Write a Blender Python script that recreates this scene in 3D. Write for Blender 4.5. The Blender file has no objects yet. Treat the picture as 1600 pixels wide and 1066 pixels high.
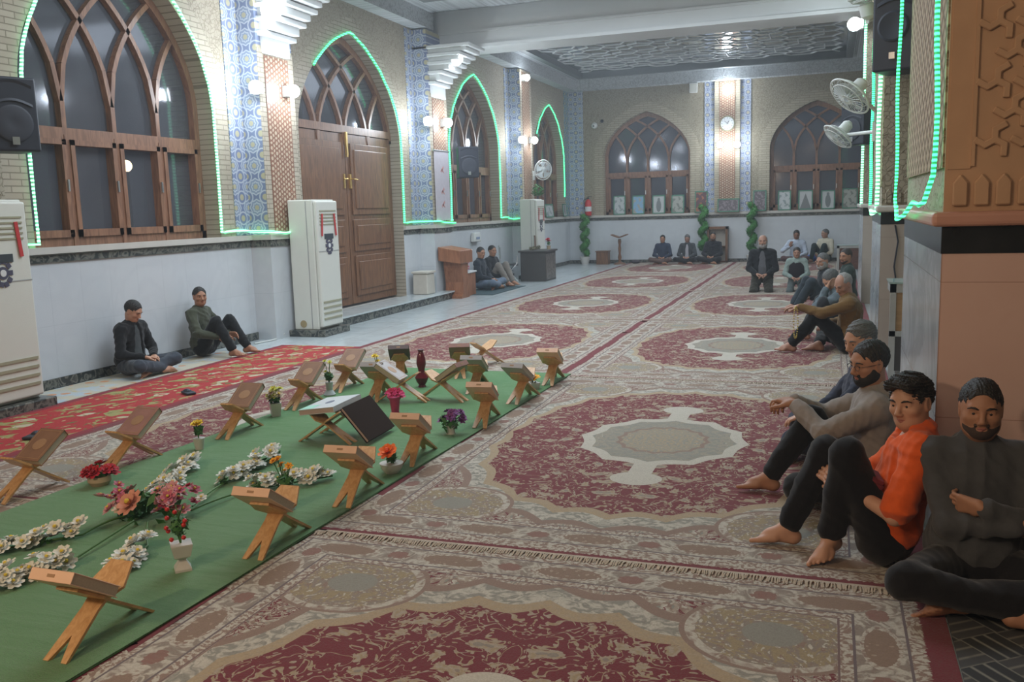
import bpy, bmesh, math, random
import numpy as np
from mathutils import Vector, Matrix
random.seed(7)
PI = math.pi
C = bpy.context.scene.collection
S = bpy.context.scene
# ---------------------------------------------------------------- camera
cam = bpy.data.cameras.new('camera'); cam_o = bpy.data.objects.new('camera', cam); C.objects.link(cam_o)
yaw, pit, rol = (math.radians(a) for a in (19.655, 8.305, -1.732))
f_ = Vector((-math.sin(yaw)*math.cos(pit), math.cos(yaw)*math.cos(pit), -math.sin(pit)))
r0 = Vector((math.cos(yaw), math.sin(yaw), 0)); u0 = r0.cross(f_)
r_ = r0*math.cos(rol) + u0*math.sin(rol); u_ = -r0*math.sin(rol) + u0*math.cos(rol)
cam_o.matrix_world = Matrix(((r_.x, u_.x, -f_.x, 0), (r_.y, u_.y, -f_.y, 0), (r_.z, u_.z, -f_.z, 1.62), (0, 0, 0, 1)))
cam.lens = 31.5; cam.sensor_width = 36; cam.clip_start = 0.05; cam.clip_end = 200
S.camera = cam_o
# ---------------------------------------------------------------- world and exposure
S.view_settings.view_transform = 'Standard'; S.view_settings.look = 'None'
S.view_settings.gamma = 1; S.view_settings.exposure = 0.06
w = bpy.data.worlds.new('night'); S.world = w; w.use_nodes = True
w.node_tree.nodes['Background'].inputs[0].default_value = (0.30, 0.36, 0.48, 1)
w.node_tree.nodes['Background'].inputs[1].default_value = 0.10
def light(name, kind, loc, power, color=(1, 1, 1), size=0.1, rot=None, size_y=None):
    l = bpy.data.lights.new(name, kind); o = bpy.data.objects.new(name, l); C.objects.link(o)
    l.energy = power; l.color = color; o.location = loc
    if kind == 'AREA':
        l.size = size
        if size_y: l.shape = 'RECTANGLE'; l.size_y = size_y
    else: l.shadow_soft_size = size
    if rot: o.rotation_euler = rot
    return o
COOL = (0.80, 0.90, 1.0); WARM = (1.0, 0.68, 0.42)
# broad cool fill lights added under the ceiling, without any fixtures
light('ceiling_fill', 'AREA', (-3.3, 20.5, 4.95), 260, COOL, 4.5, size_y=6)
light('ceiling_fill', 'AREA', (-3.3, 13.2, 4.95), 210, COOL, 4.5, size_y=3.5)
light('ceiling_fill', 'AREA', (-3.6, 8.0, 4.95), 300, COOL, 4.0, size_y=3.5)
light('warm_lamp_glow', 'POINT', (-3.6, -1.2, 3.3), 330, (1.0, .74, .50), .18)
light('warm_lamp_glow', 'AREA', (-0.8, -2.0, 4.6), 75, (1.0, .78, .62), 1.2, size_y=1.2)
light('warm_lamp_glow', 'AREA', (4.5, 12, 4.6), 110, (0.85, 0.95, 0.9), 3, size_y=9)
# ---------------------------------------------------------------- materials
class X:
    """tiny expression wrapper around shader sockets"""
    def __init__(s, nt, v): s.nt = nt; s.v = v
    def _m(s, op, *a):
        n = s.nt.nodes.new('ShaderNodeMath'); n.operation = op
        for i, q in enumerate((s,)+a):
            q = q.v if isinstance(q, X) else q
            if isinstance(q, (int, float)): n.inputs[i].default_value = q
            else: s.nt.links.new(q, n.inputs[i])
        return X(s.nt, n.outputs[0])
    def __add__(s, o): return s._m('ADD', o)
    __radd__ = __add__
    def __sub__(s, o): return s._m('SUBTRACT', o)
    def __rsub__(s, o): return X(s.nt, o)._m('SUBTRACT', s)
    def __mul__(s, o): return s._m('MULTIPLY', o)
    __rmul__ = __mul__
    def __truediv__(s, o): return s._m('DIVIDE', o)
    def lt(s, o): return s._m('LESS_THAN', o)
    def gt(s, o): return s._m('GREATER_THAN', o)
    def abs(s): return s._m('ABSOLUTE')
    def sqrt(s): return s._m('SQRT')
    def sin(s): return s._m('SINE')
    def cos(s): return s._m('COSINE')
    def frac(s): return s._m('FRACT')
    def floor(s): return s._m('FLOOR')
    def min(s, o): return s._m('MINIMUM', o)
    def max(s, o): return s._m('MAXIMUM', o)
    def atan2(s, o): return s._m('ARCTAN2', o)
    def pow(s, o): return s._m('POWER', o)
    def pp(s, o): return s._m('PINGPONG', o)
    def sstep(s, a, b):
        n = s.nt.nodes.new('ShaderNodeMapRange'); n.interpolation_type = 'SMOOTHSTEP'
        s.nt.links.new(s.v, n.inputs[0]); n.inputs[1].default_value = a; n.inputs[2].default_value = b
        return X(s.nt, n.outputs[0])
def coords(nt, kind='Object'):
    tc = nt.nodes.new('ShaderNodeTexCoord'); sp = nt.nodes.new('ShaderNodeSeparateXYZ')
    nt.links.new(tc.outputs[kind], sp.inputs[0])
    return [X(nt, sp.outputs[i]) for i in range(3)]
def comb(nt, x, y, z=0.0):
    n = nt.nodes.new('ShaderNodeCombineXYZ')
    for i, q in enumerate((x, y, z)):
        q = q.v if isinstance(q, X) else q
        if isinstance(q, (int, float)): n.inputs[i].default_value = q
        else: nt.links.new(q, n.inputs[i])
    return n.outputs[0]
def noise(nt, vec, scale, detail=2, dist=0.0, rough=0.5):
    n = nt.nodes.new('ShaderNodeTexNoise'); n.inputs['Scale'].default_value = scale
    n.inputs['Detail'].default_value = detail; n.inputs['Distortion'].default_value = dist
    n.inputs['Roughness'].default_value = rough
    if vec is not None: nt.links.new(vec, n.inputs['Vector'])
    return X(nt, n.outputs[0])
def voro(nt, vec, scale, feat='F1', rnd=1.0, out=0):
    n = nt.nodes.new('ShaderNodeTexVoronoi'); n.feature = feat; n.inputs['Scale'].default_value = scale
    n.inputs['Randomness'].default_value = rnd
    if vec is not None: nt.links.new(vec, n.inputs['Vector'])
    return X(nt, n.outputs[out])
def mix(nt, fac, a, b):
    n = nt.nodes.new('ShaderNodeMix'); n.data_type = 'RGBA'
    for i, q in ((0, fac), (6, a), (7, b)):
        q = q.v if isinstance(q, X) else q
        if isinstance(q, (int, float)): n.inputs[i].default_value = q
        elif isinstance(q, tuple): n.inputs[i].default_value = (*q, 1)
        else: nt.links.new(q, n.inputs[i])
    return n.outputs[2]
def newmat(name):
    m = bpy.data.materials.new(name); m.use_nodes = True
    nt = m.node_tree; b = nt.nodes['Principled BSDF']
    return m, nt, b
def setcol(nt, b, c):
    if isinstance(c, tuple): b.inputs['Base Color'].default_value = (*c, 1)
    else: nt.links.new(c, b.inputs['Base Color'])
def bump(nt, b, h, strength=0.3, dist=0.01):
    n = nt.nodes.new('ShaderNodeBump'); n.inputs['Strength'].default_value = strength
    n.inputs['Distance'].default_value = dist
    nt.links.new(h.v, n.inputs['Height']); nt.links.new(n.outputs[0], b.inputs['Normal'])
MC = {}
def mat(name, col, rough=0.6, metal=0.0, var=0.12, scale=12.0, bmp=0.0, emit=0.0, spec=0.5, bscale=None, sheen=0):
    """plain procedural material: colour with a little noise in it"""
    if name in MC: return MC[name]
    m, nt, b = newmat(name)
    tc = nt.nodes.new('ShaderNodeTexCoord')
    nz = noise(nt, tc.outputs['Object'], scale, 3)
    setcol(nt, b, mix(nt, nz, tuple(c*(1-var) for c in col), tuple(min(1, c*(1+var)) for c in col)))
    b.inputs['Roughness'].default_value = rough; b.inputs['Metallic'].default_value = metal
    b.inputs['Specular IOR Level'].default_value = spec
    if sheen: b.inputs['Sheen Weight'].default_value = sheen
    if emit:
        b.inputs['Emission Color'].default_value = (*col, 1); b.inputs['Emission Strength'].default_value = emit
    if bmp: bump(nt, b, noise(nt, tc.outputs['Object'], bscale or scale*8, 2), bmp, 0.004)
    MC[name] = m; return m
def wood(name, c1, c2, rough=0.45, ax=0, sc=1.0):
    if name in MC: return MC[name]
    m, nt, b = newmat(name); c = coords(nt)
    k = [2.5*sc]*3; k[ax] = 0.35*sc
    v = comb(nt, c[0]*k[0], c[1]*k[1], c[2]*k[2])
    n = noise(nt, v, 9, 4, 1.2)
    setcol(nt, b, mix(nt, n.sstep(.3, .7), c1, c2)); b.inputs['Roughness'].default_value = rough
    bump(nt, b, n, 0.15, 0.003)
    MC[name] = m; return m
# ---------------------------------------------------------------- mesh builder
class MB:
    def __init__(s): s.v = []; s.f = []; s.mi = []; s.cur = 0; s.T = None
    def vs(s, pts):
        n = len(s.v)
        for p in pts:
            p = Vector(p)
            if s.T: p = s.T @ p
            s.v.append(p[:])
        return n
    def fs(s, faces):
        for f in faces: s.f.append(f); s.mi.append(s.cur)
    def box(s, c, d, rot=None, taper=1.0):
        hx, hy, hz = d[0]/2, d[1]/2, d[2]/2
        P = []
        for z in (-1, 1):
            t = taper if z > 0 else 1
            for x, y in ((-1, -1), (1, -1), (1, 1), (-1, 1)): P.append(Vector((x*hx*t, y*hy*t, z*hz)))
        if rot is not None:
            R = rot if isinstance(rot, Matrix) else Matrix.Rotation(rot, 3, 'Z')
            P = [R @ p for p in P]
        n = s.vs([p+Vector(c) for p in P])
        s.fs([[n, n+3, n+2, n+1], [n+4, n+5, n+6, n+7]]+[[n+i, n+(i+1) % 4, n+4+(i+1) % 4, n+4+i] for i in range(4)])
        return s
    def bb(s, a, b): return s.box([(a[i]+b[i])/2 for i in range(3)], [abs(b[i]-a[i]) for i in range(3)])
    def lathe(s, prof, c=(0, 0, 0), seg=16, ax=None, cap=True):
        R = Vector((0, 0, 1)).rotation_difference(Vector(ax)).to_matrix() if ax is not None else Matrix.Identity(3)
        n0 = len(s.v)
        for r, z in prof:
            s.vs([R @ Vector((r*math.cos(2*PI*i/seg), r*math.sin(2*PI*i/seg), z))+Vector(c) for i in range(seg)])
        for j in range(len(prof)-1):
            s.fs([[n0+j*seg+i, n0+j*seg+(i+1) % seg, n0+(j+1)*seg+(i+1) % seg, n0+(j+1)*seg+i] for i in range(seg)])
        if cap:
            s.fs([[n0+i for i in reversed(range(seg))]])
            e = n0+(len(prof)-1)*seg; s.fs([[e+i for i in range(seg)]])
        return s
    def cyl(s, a, b, r, r2=None, seg=12):
        a = Vector(a); b = Vector(b); L = (b-a).length
        return s.lathe([(r, 0), (r if r2 is None else r2, L)], a, seg, (b-a).normalized())
    def tube(s, pts, r, seg=6, closed=False):
        pts = [Vector(p) for p in pts]; n0 = len(s.v); up = Vector((0.13, 0.21, 1)).normalized(); N = len(pts)
        for i, p in enumerate(pts):
            q = pts[(i+1) % N] if (closed or i < N-1) else p
            o = pts[i-1] if (closed or i > 0) else p
            t = (q-o).normalized(); a = t.cross(up)
            if a.length < 1e-3: a = t.cross(Vector((1, 0, 0)))
            a.normalize(); b2 = t.cross(a)
            rr = r[i] if isinstance(r, (list, tuple)) else r
            s.vs([p+a*rr*math.cos(2*PI*k/seg)+b2*rr*math.sin(2*PI*k/seg) for k in range(seg)])
        M = N if closed else N-1
        for j in range(M):
            k2 = (j+1) % N
            s.fs([[n0+j*seg+i, n0+k2*seg+i, n0+k2*seg+(i+1) % seg, n0+j*seg+(i+1) % seg] for i in range(seg)])
        if not closed:
            s.fs([[n0+i for i in range(seg)], [n0+(N-1)*seg+i for i in reversed(range(seg))]])
        return s
    def ball(s, c, r, seg=10, rings=6, sc=(1, 1, 1)):
        prof = []
        n0 = len(s.v); c = Vector(c)
        for j in range(rings+1):
            t = PI*j/rings
            s.vs([c+Vector((r*sc[0]*math.sin(t)*math.cos(2*PI*i/seg), r*sc[1]*math.sin(t)*math.sin(2*PI*i/seg), -r*sc[2]*math.cos(t))) for i in range(seg)])
        for j in range(rings):
            s.fs([[n0+j*seg+i, n0+j*seg+(i+1) % seg, n0+(j+1)*seg+(i+1) % seg, n0+(j+1)*seg+i] for i in range(seg)])
        return s
    def prism(s, poly, a, b, M=None):
        """poly = 2D outline (counter-clockwise), extruded from a to b along local z, M maps local to mesh"""
        M = M or Matrix.Identity(4); n = len(poly)
        k = s.vs([M @ Vector((p[0], p[1], a)) for p in poly]+[M @ Vector((p[0], p[1], b)) for p in poly])
        s.fs([[k+i for i in reversed(range(n))], [k+n+i for i in range(n)]]+[[k+i, k+(i+1) % n, k+n+(i+1) % n, k+n+i] for i in range(n)])
        return s
    def grid(s, fn, nu, nv):
        n0 = s.vs([fn(i/nu, j/nv) for j in range(nv+1) for i in range(nu+1)])
        s.fs([[n0+j*(nu+1)+i, n0+j*(nu+1)+i+1, n0+(j+1)*(nu+1)+i+1, n0+(j+1)*(nu+1)+i] for j in range(nv) for i in range(nu)])
        return s
    def build(s, name, mats, parent=None, loc=None, smooth=False, ang=35):
        me = bpy.data.meshes.new(name); me.from_pydata(s.v, [], s.f)
        if not isinstance(mats, (list, tuple)): mats = [mats]
        for m in mats: me.materials.append(m)
        if any(s.mi): me.polygons.foreach_set('material_index', s.mi)
        if smooth:
            me.polygons.foreach_set('use_smooth', [True]*len(s.f)); me.update()
            me.set_sharp_from_angle(angle=math.radians(ang))
        me.validate(); me.update()
        o = bpy.data.objects.new(name, me); C.objects.link(o)
        if parent: o.parent = parent
        if loc is not None: o.location = loc
        return o
def tag(o, label=None, cat=None, group=None, kind=None):
    if label: o['label'] = label
    if cat: o['category'] = cat
    if group: o['group'] = group
    if kind: o['kind'] = kind
    return o
def thing(name, label, cat, loc=(0, 0, 0), rz=0, group=None, kind=None):
    o = bpy.data.objects.new(name, None); C.objects.link(o); o.location = loc; o.rotation_euler = (0, 0, rz)
    o.empty_display_size = 0.1
    return tag(o, label, cat, group, kind)
def dup(root, loc, rz=0, label=None, group=None):
    r = root.copy(); C.objects.link(r); r.location = loc; r.rotation_euler = (0, 0, rz)
    if label: r['label'] = label
    if group: r['group'] = group
    for ch in list(root.children):
        c = ch.copy(); C.objects.link(c); c.parent = r
        for g in ch.children:
            d = g.copy(); C.objects.link(d); d.parent = c
    return r
def bevel(o, w=0.01, seg=2):
    m = o.modifiers.new('bevel', 'BEVEL'); m.width = w; m.segments = seg; m.limit_method = 'ANGLE'; m.angle_limit = math.radians(40)
    return o
def RZ(a): return Matrix.Rotation(a, 4, 'Z')
# ================================================================ patterned materials
MAROON = (0.145, 0.009, 0.022); BEIGE = (0.36, 0.30, 0.235); PINKB = (0.245, 0.165, 0.13); CREAM = (0.49, 0.455, 0.385); GREY = (0.24, 0.235, 0.20)
def rug_mat():
    m, nt, b = newmat('persian_rug_wool'); x, y, z = coords(nt)
    HX, HY = 1.46, 2.20
    u, v = x.abs(), y.abs()
    vec = comb(nt, u, v)
    wn = noise(nt, vec, 3.0, 2); wv = comb(nt, u+(wn-0.5)*0.25, v+(noise(nt, vec, 3.3, 2)-0.5)*0.25)
    vines = (noise(nt, wv, 12.0, 2, 0.8)-0.5).abs()             # thin where small
    fine = noise(nt, wv, 48, 3); fine2 = noise(nt, wv, 22, 3, 1.0)
    cells = voro(nt, wv, 9.0, rnd=0.85); cells2 = voro(nt, wv, 27, rnd=0.95)
    vf = voro(nt, vec, 120)                                     # wool speckle
    # field
    col = mix(nt, fine2.sstep(.42, .58), BEIGE, PINKB)
    col = mix(nt, fine.sstep(.50, .60), col, CREAM); col = mix(nt, fine2.lt(.37), col, GREY)
    col = mix(nt, cells2.lt(0.20), col, GREY)
    spx, spy = (u-1.05)/0.62, (v-1.60)/0.75
    spand = (spx*spx+spy*spy).lt(1.0)
    red_v = (noise(nt, wv, 19, 2, 1.2)-0.5).abs().lt(0.035)*spand
    col = mix(nt, red_v, col, MAROON)
    # medallion
    a, c_ = u/1.06, v/1.60
    th = a.atan2(c_)
    rr = (a*a+c_*c_).sqrt()+((th*12).sin().abs())*0.045-((th*2).sin().pow(2))*0.05+0.0
    halo = rr.lt(1.17); col = mix(nt, halo, col, mix(nt, fine2.sstep(.4, .6), CREAM, GREY))
    edge1 = (rr-1.15).abs().lt(0.02); col = mix(nt, edge1, col, PINKB)
    col = mix(nt, rr.lt(1.05), col, mix(nt, fine, BEIGE, (0.38, 0.27, 0.13)))
    flowers = ((cells+(fine-.5)*.45).lt(0.33)+(vines.lt(0.020)) + (cells2+(fine-.5)*.2).lt(0.22)).min(1.0)
    fl_col = mix(nt, cells.lt(0.17), mix(nt, fine.sstep(.4, .6), BEIGE, (0.33, 0.25, 0.15)), mix(nt, fine2, PINKB, GREY))
    medc = mix(nt, flowers, MAROON, fl_col)
    col = mix(nt, rr.lt(1.0), col, medc)
    # inner medallion with finials
    ia, ic = u/0.56, v/0.66
    it = ia.atan2(ic)
    r2 = (ia*ia+ic*ic).sqrt()+((it*6).sin().abs())*0.07
    n1x, n1y = u/0.15, (v-0.93)/0.13
    neck = (u/0.07).max((v-0.75).abs()/0.16)
    r3 = r2.min((n1x*n1x+n1y*n1y).sqrt()).min(neck)
    inner = mix(nt, fine2.sstep(.42, .6), GREY, (0.30, 0.27, 0.21))
    inner = mix(nt, r2.gt(0.86), inner, CREAM)
    r4 = ((u/0.30)*(u/0.30)+(v/0.36)*(v/0.36)).sqrt()+((it*8).sin().abs())*0.08
    inner = mix(nt, r4.lt(1.0), inner, mix(nt, fine.sstep(.4, .6), (0.36, 0.28, 0.18), GREY))
    inner = mix(nt, (r4-1.0).abs().lt(0.05), inner, PINKB)
    inner = mix(nt, cells2.lt(0.12), inner, CREAM)
    col = mix(nt, r3.lt(1.0), col, inner)
    # corner ovals
    ox, oy = (u-0.86)/0.30, (v-1.62)/0.27
    ro = (ox*ox+oy*oy).sqrt()
    col = mix(nt, ro.lt(1.12), col, PINKB); col = mix(nt, ro.lt(1.05), col, mix(nt, fine2.sstep(.35, .6), PINKB, CREAM))
    oc = mix(nt, fine2.sstep(.45, .55), (0.30, 0.235, 0.135), mix(nt, fine, PINKB, GREY)); oc = mix(nt, (cells2+(fine-.5)*.3).lt(0.24), oc, PINKB); oc = mix(nt, cells2.lt(0.10), oc, BEIGE); oc = mix(nt, fine.gt(.60), oc, CREAM)
    col = mix(nt, ro.lt(0.92), col, oc); col = mix(nt, ro.lt(0.36), col, GREY)
    # border
    ex, ey = HX-u, HY-v; e = ex.min(ey); side = ex.lt(ey)
    t = side*v + (1.0-side)*u
    bc = mix(nt, fine.sstep(.46, .54), PINKB, CREAM)
    mainb = mix(nt, fine2.sstep(.4, .6), CREAM, mix(nt, fine, GREY, PINKB))
    p = t.pp(0.27); q1, q2 = p/0.155, (e-0.235)/0.062
    ov = (q1*q1+q2*q2).sqrt()
    mainb = mix(nt, ov.lt(1.12), mainb, mix(nt, fine.sstep(.35, .6), PINKB, CREAM))
    mainb = mix(nt, (ov+(fine-.5)*.3).lt(0.92), mainb, mix(nt, cells2.lt(0.2), mix(nt, fine, PINKB, (0.22, 0.15, 0.10)), mix(nt, fine2.sstep(.4, .6), (0.33, 0.23, 0.17), BEIGE)))
    g1, g2 = (0.27-p)/0.06, (e-0.235)/0.045
    mainb = mix(nt, (g1*g1+g2*g2+(fine-.5)*1.5).lt(.8), mainb, mix(nt, fine2, PINKB, (0.22, 0.08, 0.07)))
    bc = mix(nt, (e-0.235).abs().lt(0.085), bc, mainb)
    bc = mix(nt, ((e-0.235).abs()-0.089).abs().lt(0.005), bc, (0.13, 0.10, 0.11))
    bc = mix(nt, (e-0.375).abs().lt(0.004), bc, (0.16, 0.10, 0.10))
    col = mix(nt, e.lt(0.38), col, bc)
    ser = noise(nt, comb(nt, t*18, e*3), 4, 1)
    col = mix(nt, ((ex-0.03).min(ey+0.012)-ser*0.04).lt(0.04), col, MAROON)
    col = mix(nt, (vf*0.9).min(1.0)*0.35, col, (0.12, 0.09, 0.07))
    setcol(nt, b, col); b.inputs['Roughness'].default_value = 0.93
    b.inputs['Specular IOR Level'].default_value = 0.15; b.inputs['Sheen Weight'].default_value = 0.15
    bump(nt, b, noise(nt, comb(nt, x, y), 160, 2)+fine*0.5, 0.5, 0.004)
    return m
def runner_mat():
    m, nt, b = newmat('red_floral_runner_wool'); x, y, z = coords(nt)
    vec = comb(nt, x, y); n1 = noise(nt, vec, 5, 2, 1.0); wv = comb(nt, x+(n1-0.5)*0.2, y*0.75+(n1-0.5)*0.15)
    c1 = voro(nt, wv, 5.2, rnd=.7); c2 = voro(nt, wv, 9, rnd=1)
    col = mix(nt, noise(nt, wv, 6, 2, 1.0).sstep(.54, .60), (0.33, 0.018, 0.020), (0.27, 0.25, 0.09))
    col = mix(nt, c2.lt(0.17), col, (0.42, 0.33, 0.17))
    col = mix(nt, c1.lt(0.26), col, (0.42, 0.38, 0.26)); col = mix(nt, c1.lt(0.10), col, (0.45, 0.07, 0.06))
    col = mix(nt, noise(nt, wv, 16, 2).lt(.36), col, (0.10, 0.13, 0.035))
    e = (x.abs()-0.50).abs()
    col = mix(nt, x.abs().gt(0.49), col, (0.20, 0.02, 0.03))
    setcol(nt, b, col); b.inputs['Roughness'].default_value = 0.9
    bump(nt, b, noise(nt, vec, 150, 2), 0.4, 0.004); return m
def pale_mat():
    m, nt, b = newmat('pale_floral_mat'); x, y, z = coords(nt); vec = comb(nt, x, y)
    n1 = noise(nt, vec, 3.0, 2, .8)
    col = mix(nt, n1.sstep(.45, .6), (0.44, 0.40, 0.31), (0.36, 0.42, 0.46))
    col = mix(nt, voro(nt, vec, 4.5).lt(.22), col, (0.50, 0.24, 0.12)); col = mix(nt, voro(nt, vec, 7).lt(.16), col, (0.45, 0.38, 0.16))
    setcol(nt, b, col); b.inputs['Roughness'].default_value = 0.8; return m
def weave_mat():
    m, nt, b = newmat('dark_basket_weave_mat'); x, y, z = coords(nt)
    s = 6.0; a = (x*0.8+y*0.6)*s; c = (y*0.8-x*0.6)*s*1.0
    st = (a.floor()*0.5+c.floor()*0.5).frac().gt(0.2)
    f1 = ((a*3).frac()-0.5).abs().sstep(.30, .5); f2 = ((c*3).frac()-0.5).abs().sstep(.30, .5)
    col = mix(nt, st, mix(nt, f1, (0.030, 0.032, 0.034), (0.20, 0.20, 0.17)), mix(nt, f2, (0.055, 0.055, 0.055), (0.16, 0.155, 0.13)))
    col = mix(nt, noise(nt, comb(nt, x, y), 9, 2).sstep(.5, .7)*0.5, col, (0.02, 0.02, 0.022))
    setcol(nt, b, col); b.inputs['Roughness'].default_value = 0.8; return m
def turf_mat():
    m, nt, b = newmat('artificial_turf'); x, y, z = coords(nt); v = comb(nt, x, y)
    n = noise(nt, v, 170, 3, 0, .8); n2 = noise(nt, v, 2.5, 3); n3 = noise(nt, comb(nt, x*2, y*9), 1.5, 2)
    col = mix(nt, n.sstep(.3, .7), (0.014, 0.085, 0.012), (0.06, 0.27, 0.045))
    col = mix(nt, n2.sstep(.35, .7)*0.4, col, (0.07, 0.22, 0.075))
    setcol(nt, b, col); b.inputs['Roughness'].default_value = 0.75; b.inputs['Sheen Weight'].default_value = .3
    bump(nt, b, n+n3*2.0, 0.8, 0.008); return m
def marble_tile(name, base, vein, line, sx, sz, ax=(1, 2), rough=0.25, vs=2.0, va=.35, gw=.006):
    m, nt, b = newmat(name); c = coords(nt)
    p, q = c[ax[0]], c[ax[1]]
    n = (noise(nt, comb(nt, c[0], c[1], c[2]), vs, 5, 1.5)-0.5).abs().sstep(0.0, 0.10)
    col = mix(nt, (1.0-n)*va, base, vein)
    col = mix(nt, noise(nt, comb(nt, (p/sx).floor(), (q/sz).floor()), 3.1, 0)*0.35, col, tuple(k*.8 for k in base))
    g = ((p/sx).frac()*sx).min((q/sz).frac()*sz).lt(gw)
    col = mix(nt, g, col, line)
    setcol(nt, b, col); b.inputs['Roughness'].default_value = rough; return m
def star_tile(name, c_bg, c_line, c_mid, c_dot, s, ax=(1, 2), rough=.35):
    """repeating ring and rosette glazed tile"""
    m, nt, b = newmat(name); c = coords(nt); p, q = c[ax[0]]/s, c[ax[1]]/s
    pf, qf = p.frac()-0.5, q.frac()-0.5
    r = (pf*pf+qf*qf).sqrt(); th = pf.atan2(qf)
    p2, q2 = (p+0.5).frac()-0.5, (q+0.5).frac()-0.5
    rb = (p2*p2+q2*q2).sqrt()
    st = r+((th*4).sin().abs())*0.05
    col = mix(nt, (rb-0.30).abs().lt(0.035), c_bg, c_line)
    col = mix(nt, rb.lt(.15), col, c_dot)
    col = mix(nt, st.lt(0.40), col, c_mid); col = mix(nt, (st-0.40).abs().lt(0.03), col, c_line)
    col = mix(nt, (st-0.25).abs().lt(0.03), col, c_line); col = mix(nt, r.lt(0.12), col, c_dot)
    setcol(nt, b, col); b.inputs['Roughness'].default_value = rough; return m
def knot_panel(name, c1, c2, c3, s, ax=(1, 2)):
    """interlaced red-brown hexagonal lattice on cream"""
    m, nt, b = newmat(name); c = coords(nt); p, q = c[ax[0]]/s, c[ax[1]]/s
    l = None
    for a in (0, PI/3, 2*PI/3):
        d = ((p*math.cos(a)+q*math.sin(a)).frac()-0.5).abs()
        k = (d-0.22).abs().lt(0.075)
        l = k if l is None else l.max(k)
    d2 = voro(nt, comb(nt, p, q), 1.6, rnd=0.4).lt(.22)
    col = mix(nt, l, c1, c2); col = mix(nt, d2, col, c3)
    setcol(nt, b, col); b.inputs['Roughness'].default_value = 0.5; return m
def relief_mat(name, c1, c2, scale=9, ax=(1, 2)):
    """cream plaster with low arabesque relief"""
    m, nt, b = newmat(name); c = coords(nt); v = comb(nt, c[ax[0]], c[ax[1]])
    n1 = noise(nt, v, scale*.6, 2); wv = comb(nt, c[ax[0]]+(n1-.5)*.08, c[ax[1]]+(n1-.5)*.08)
    e = voro(nt, wv, scale, 'DISTANCE_TO_EDGE', .75)
    h = e.sstep(0.03, 0.09)
    col = mix(nt, h, c2, c1); col = mix(nt, noise(nt, v, 1.2, 3)*0.3, col, c2)
    setcol(nt, b, col); b.inputs['Roughness'].default_value = .75; bump(nt, b, h, .6, .02); return m
def brick_mat(name, c1, c2, mortar, ax=(1, 2), sc=1.0):
    m, nt, b = newmat(name); c = coords(nt)
    n = nt.nodes.new('ShaderNodeTexBrick'); nt.links.new(comb(nt, c[ax[0]], c[ax[1]]), n.inputs[0])
    n.inputs['Color1'].default_value = (*c1, 1); n.inputs['Color2'].default_value = (*c2, 1); n.inputs['Mortar'].default_value = (*mortar, 1)
    n.inputs['Scale'].default_value = sc; n.inputs['Brick Width'].default_value = .24; n.inputs['Row Height'].default_value = .062
    n.inputs['Mortar Size'].default_value = .006
    nt.links.new(n.outputs[0], b.inputs['Base Color']); b.inputs['Roughness'].default_value = .8
    bump(nt, b, 1.0-X(nt, n.outputs[1]), .5, .01); return m
def led_mat(name, col, strength, freq=0, ax=2):
    m, nt, b = newmat(name); c = coords(nt)
    b.inputs['Base Color'].default_value = (*col, 1); b.inputs['Emission Color'].default_value = (*col, 1)
    if freq:
        k = ((c[ax]*freq).frac()-.5).abs().sstep(.12, .42)
        nt.links.new((k*strength+strength*.08).v, b.inputs['Emission Strength'])
    else: b.inputs['Emission Strength'].default_value = strength
    return m
def glass_mat():
    m, nt, b = newmat('dark_window_glass')
    o = nt.nodes['Material Output']; t = nt.nodes.new('ShaderNodeBsdfTransparent'); t.inputs[0].default_value = (.55, .58, .64, 1)
    g = nt.nodes.new('ShaderNodeBsdfGlossy'); g.inputs['Roughness'].default_value = .09; g.inputs[0].default_value = (.9, .92, 1, 1)
    d = nt.nodes.new('ShaderNodeBsdfDiffuse'); tc = nt.nodes.new('ShaderNodeTexCoord')
    nt.links.new(mix(nt, noise(nt, tc.outputs['Object'], 2.0, 3), (.10, .105, .12), (.17, .17, .185)), d.inputs[0])
    fr = nt.nodes.new('ShaderNodeFresnel'); fr.inputs[0].default_value = 1.5
    a = nt.nodes.new('ShaderNodeMixShader'); a.inputs[0].default_value = .45
    nt.links.new(t.outputs[0], a.inputs[1]); nt.links.new(d.outputs[0], a.inputs[2])
    a2 = nt.nodes.new('ShaderNodeMixShader'); nt.links.new(fr.outputs[0], a2.inputs[0])
    nt.links.new(a.outputs[0], a2.inputs[1]); nt.links.new(g.outputs[0], a2.inputs[2]); nt.links.new(a2.outputs[0], o.inputs[0])
    return m
M = {}
M['rug'] = rug_mat(); M['runner'] = runner_mat(); M['pale'] = pale_mat(); M['weave'] = weave_mat(); M['turf'] = turf_mat()
M['floor'] = marble_tile('white_marble_floor_tile', (.50, .55, .56), (.36, .40, .41), (.26, .27, .26), .6, .6, (0, 1), .18)
M['dadoY'] = marble_tile('white_wall_tile_long', (.56, .59, .62), (.48, .51, .55), (.44, .47, .50), .40, .62, (1, 2), .3, gw=.004)
M['dadoX'] = marble_tile('white_wall_tile_end', (.56, .59, .62), (.48, .51, .55), (.44, .47, .50), .40, .62, (0, 2), .3, gw=.004)
M['greymarble'] = marble_tile('grey_veined_marble', (.42, .45, .47), (.24, .26, .28), (.24, .25, .26), .62, .62, (1, 2), .2, 1.6, .6)
M['pinkmarble'] = marble_tile('salmon_marble_tile', (.62, .43, .38), (.66, .48, .43), (.42, .26, .21), .62, .62, (0, 2), .35, 3, .3, .004)
M['beigemarble'] = marble_tile('beige_marble_tile', (.38, .33, .29), (.42, .38, .34), (.28, .24, .2), .62, .62, (0, 2), .35, 3, .3, .004)
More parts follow.
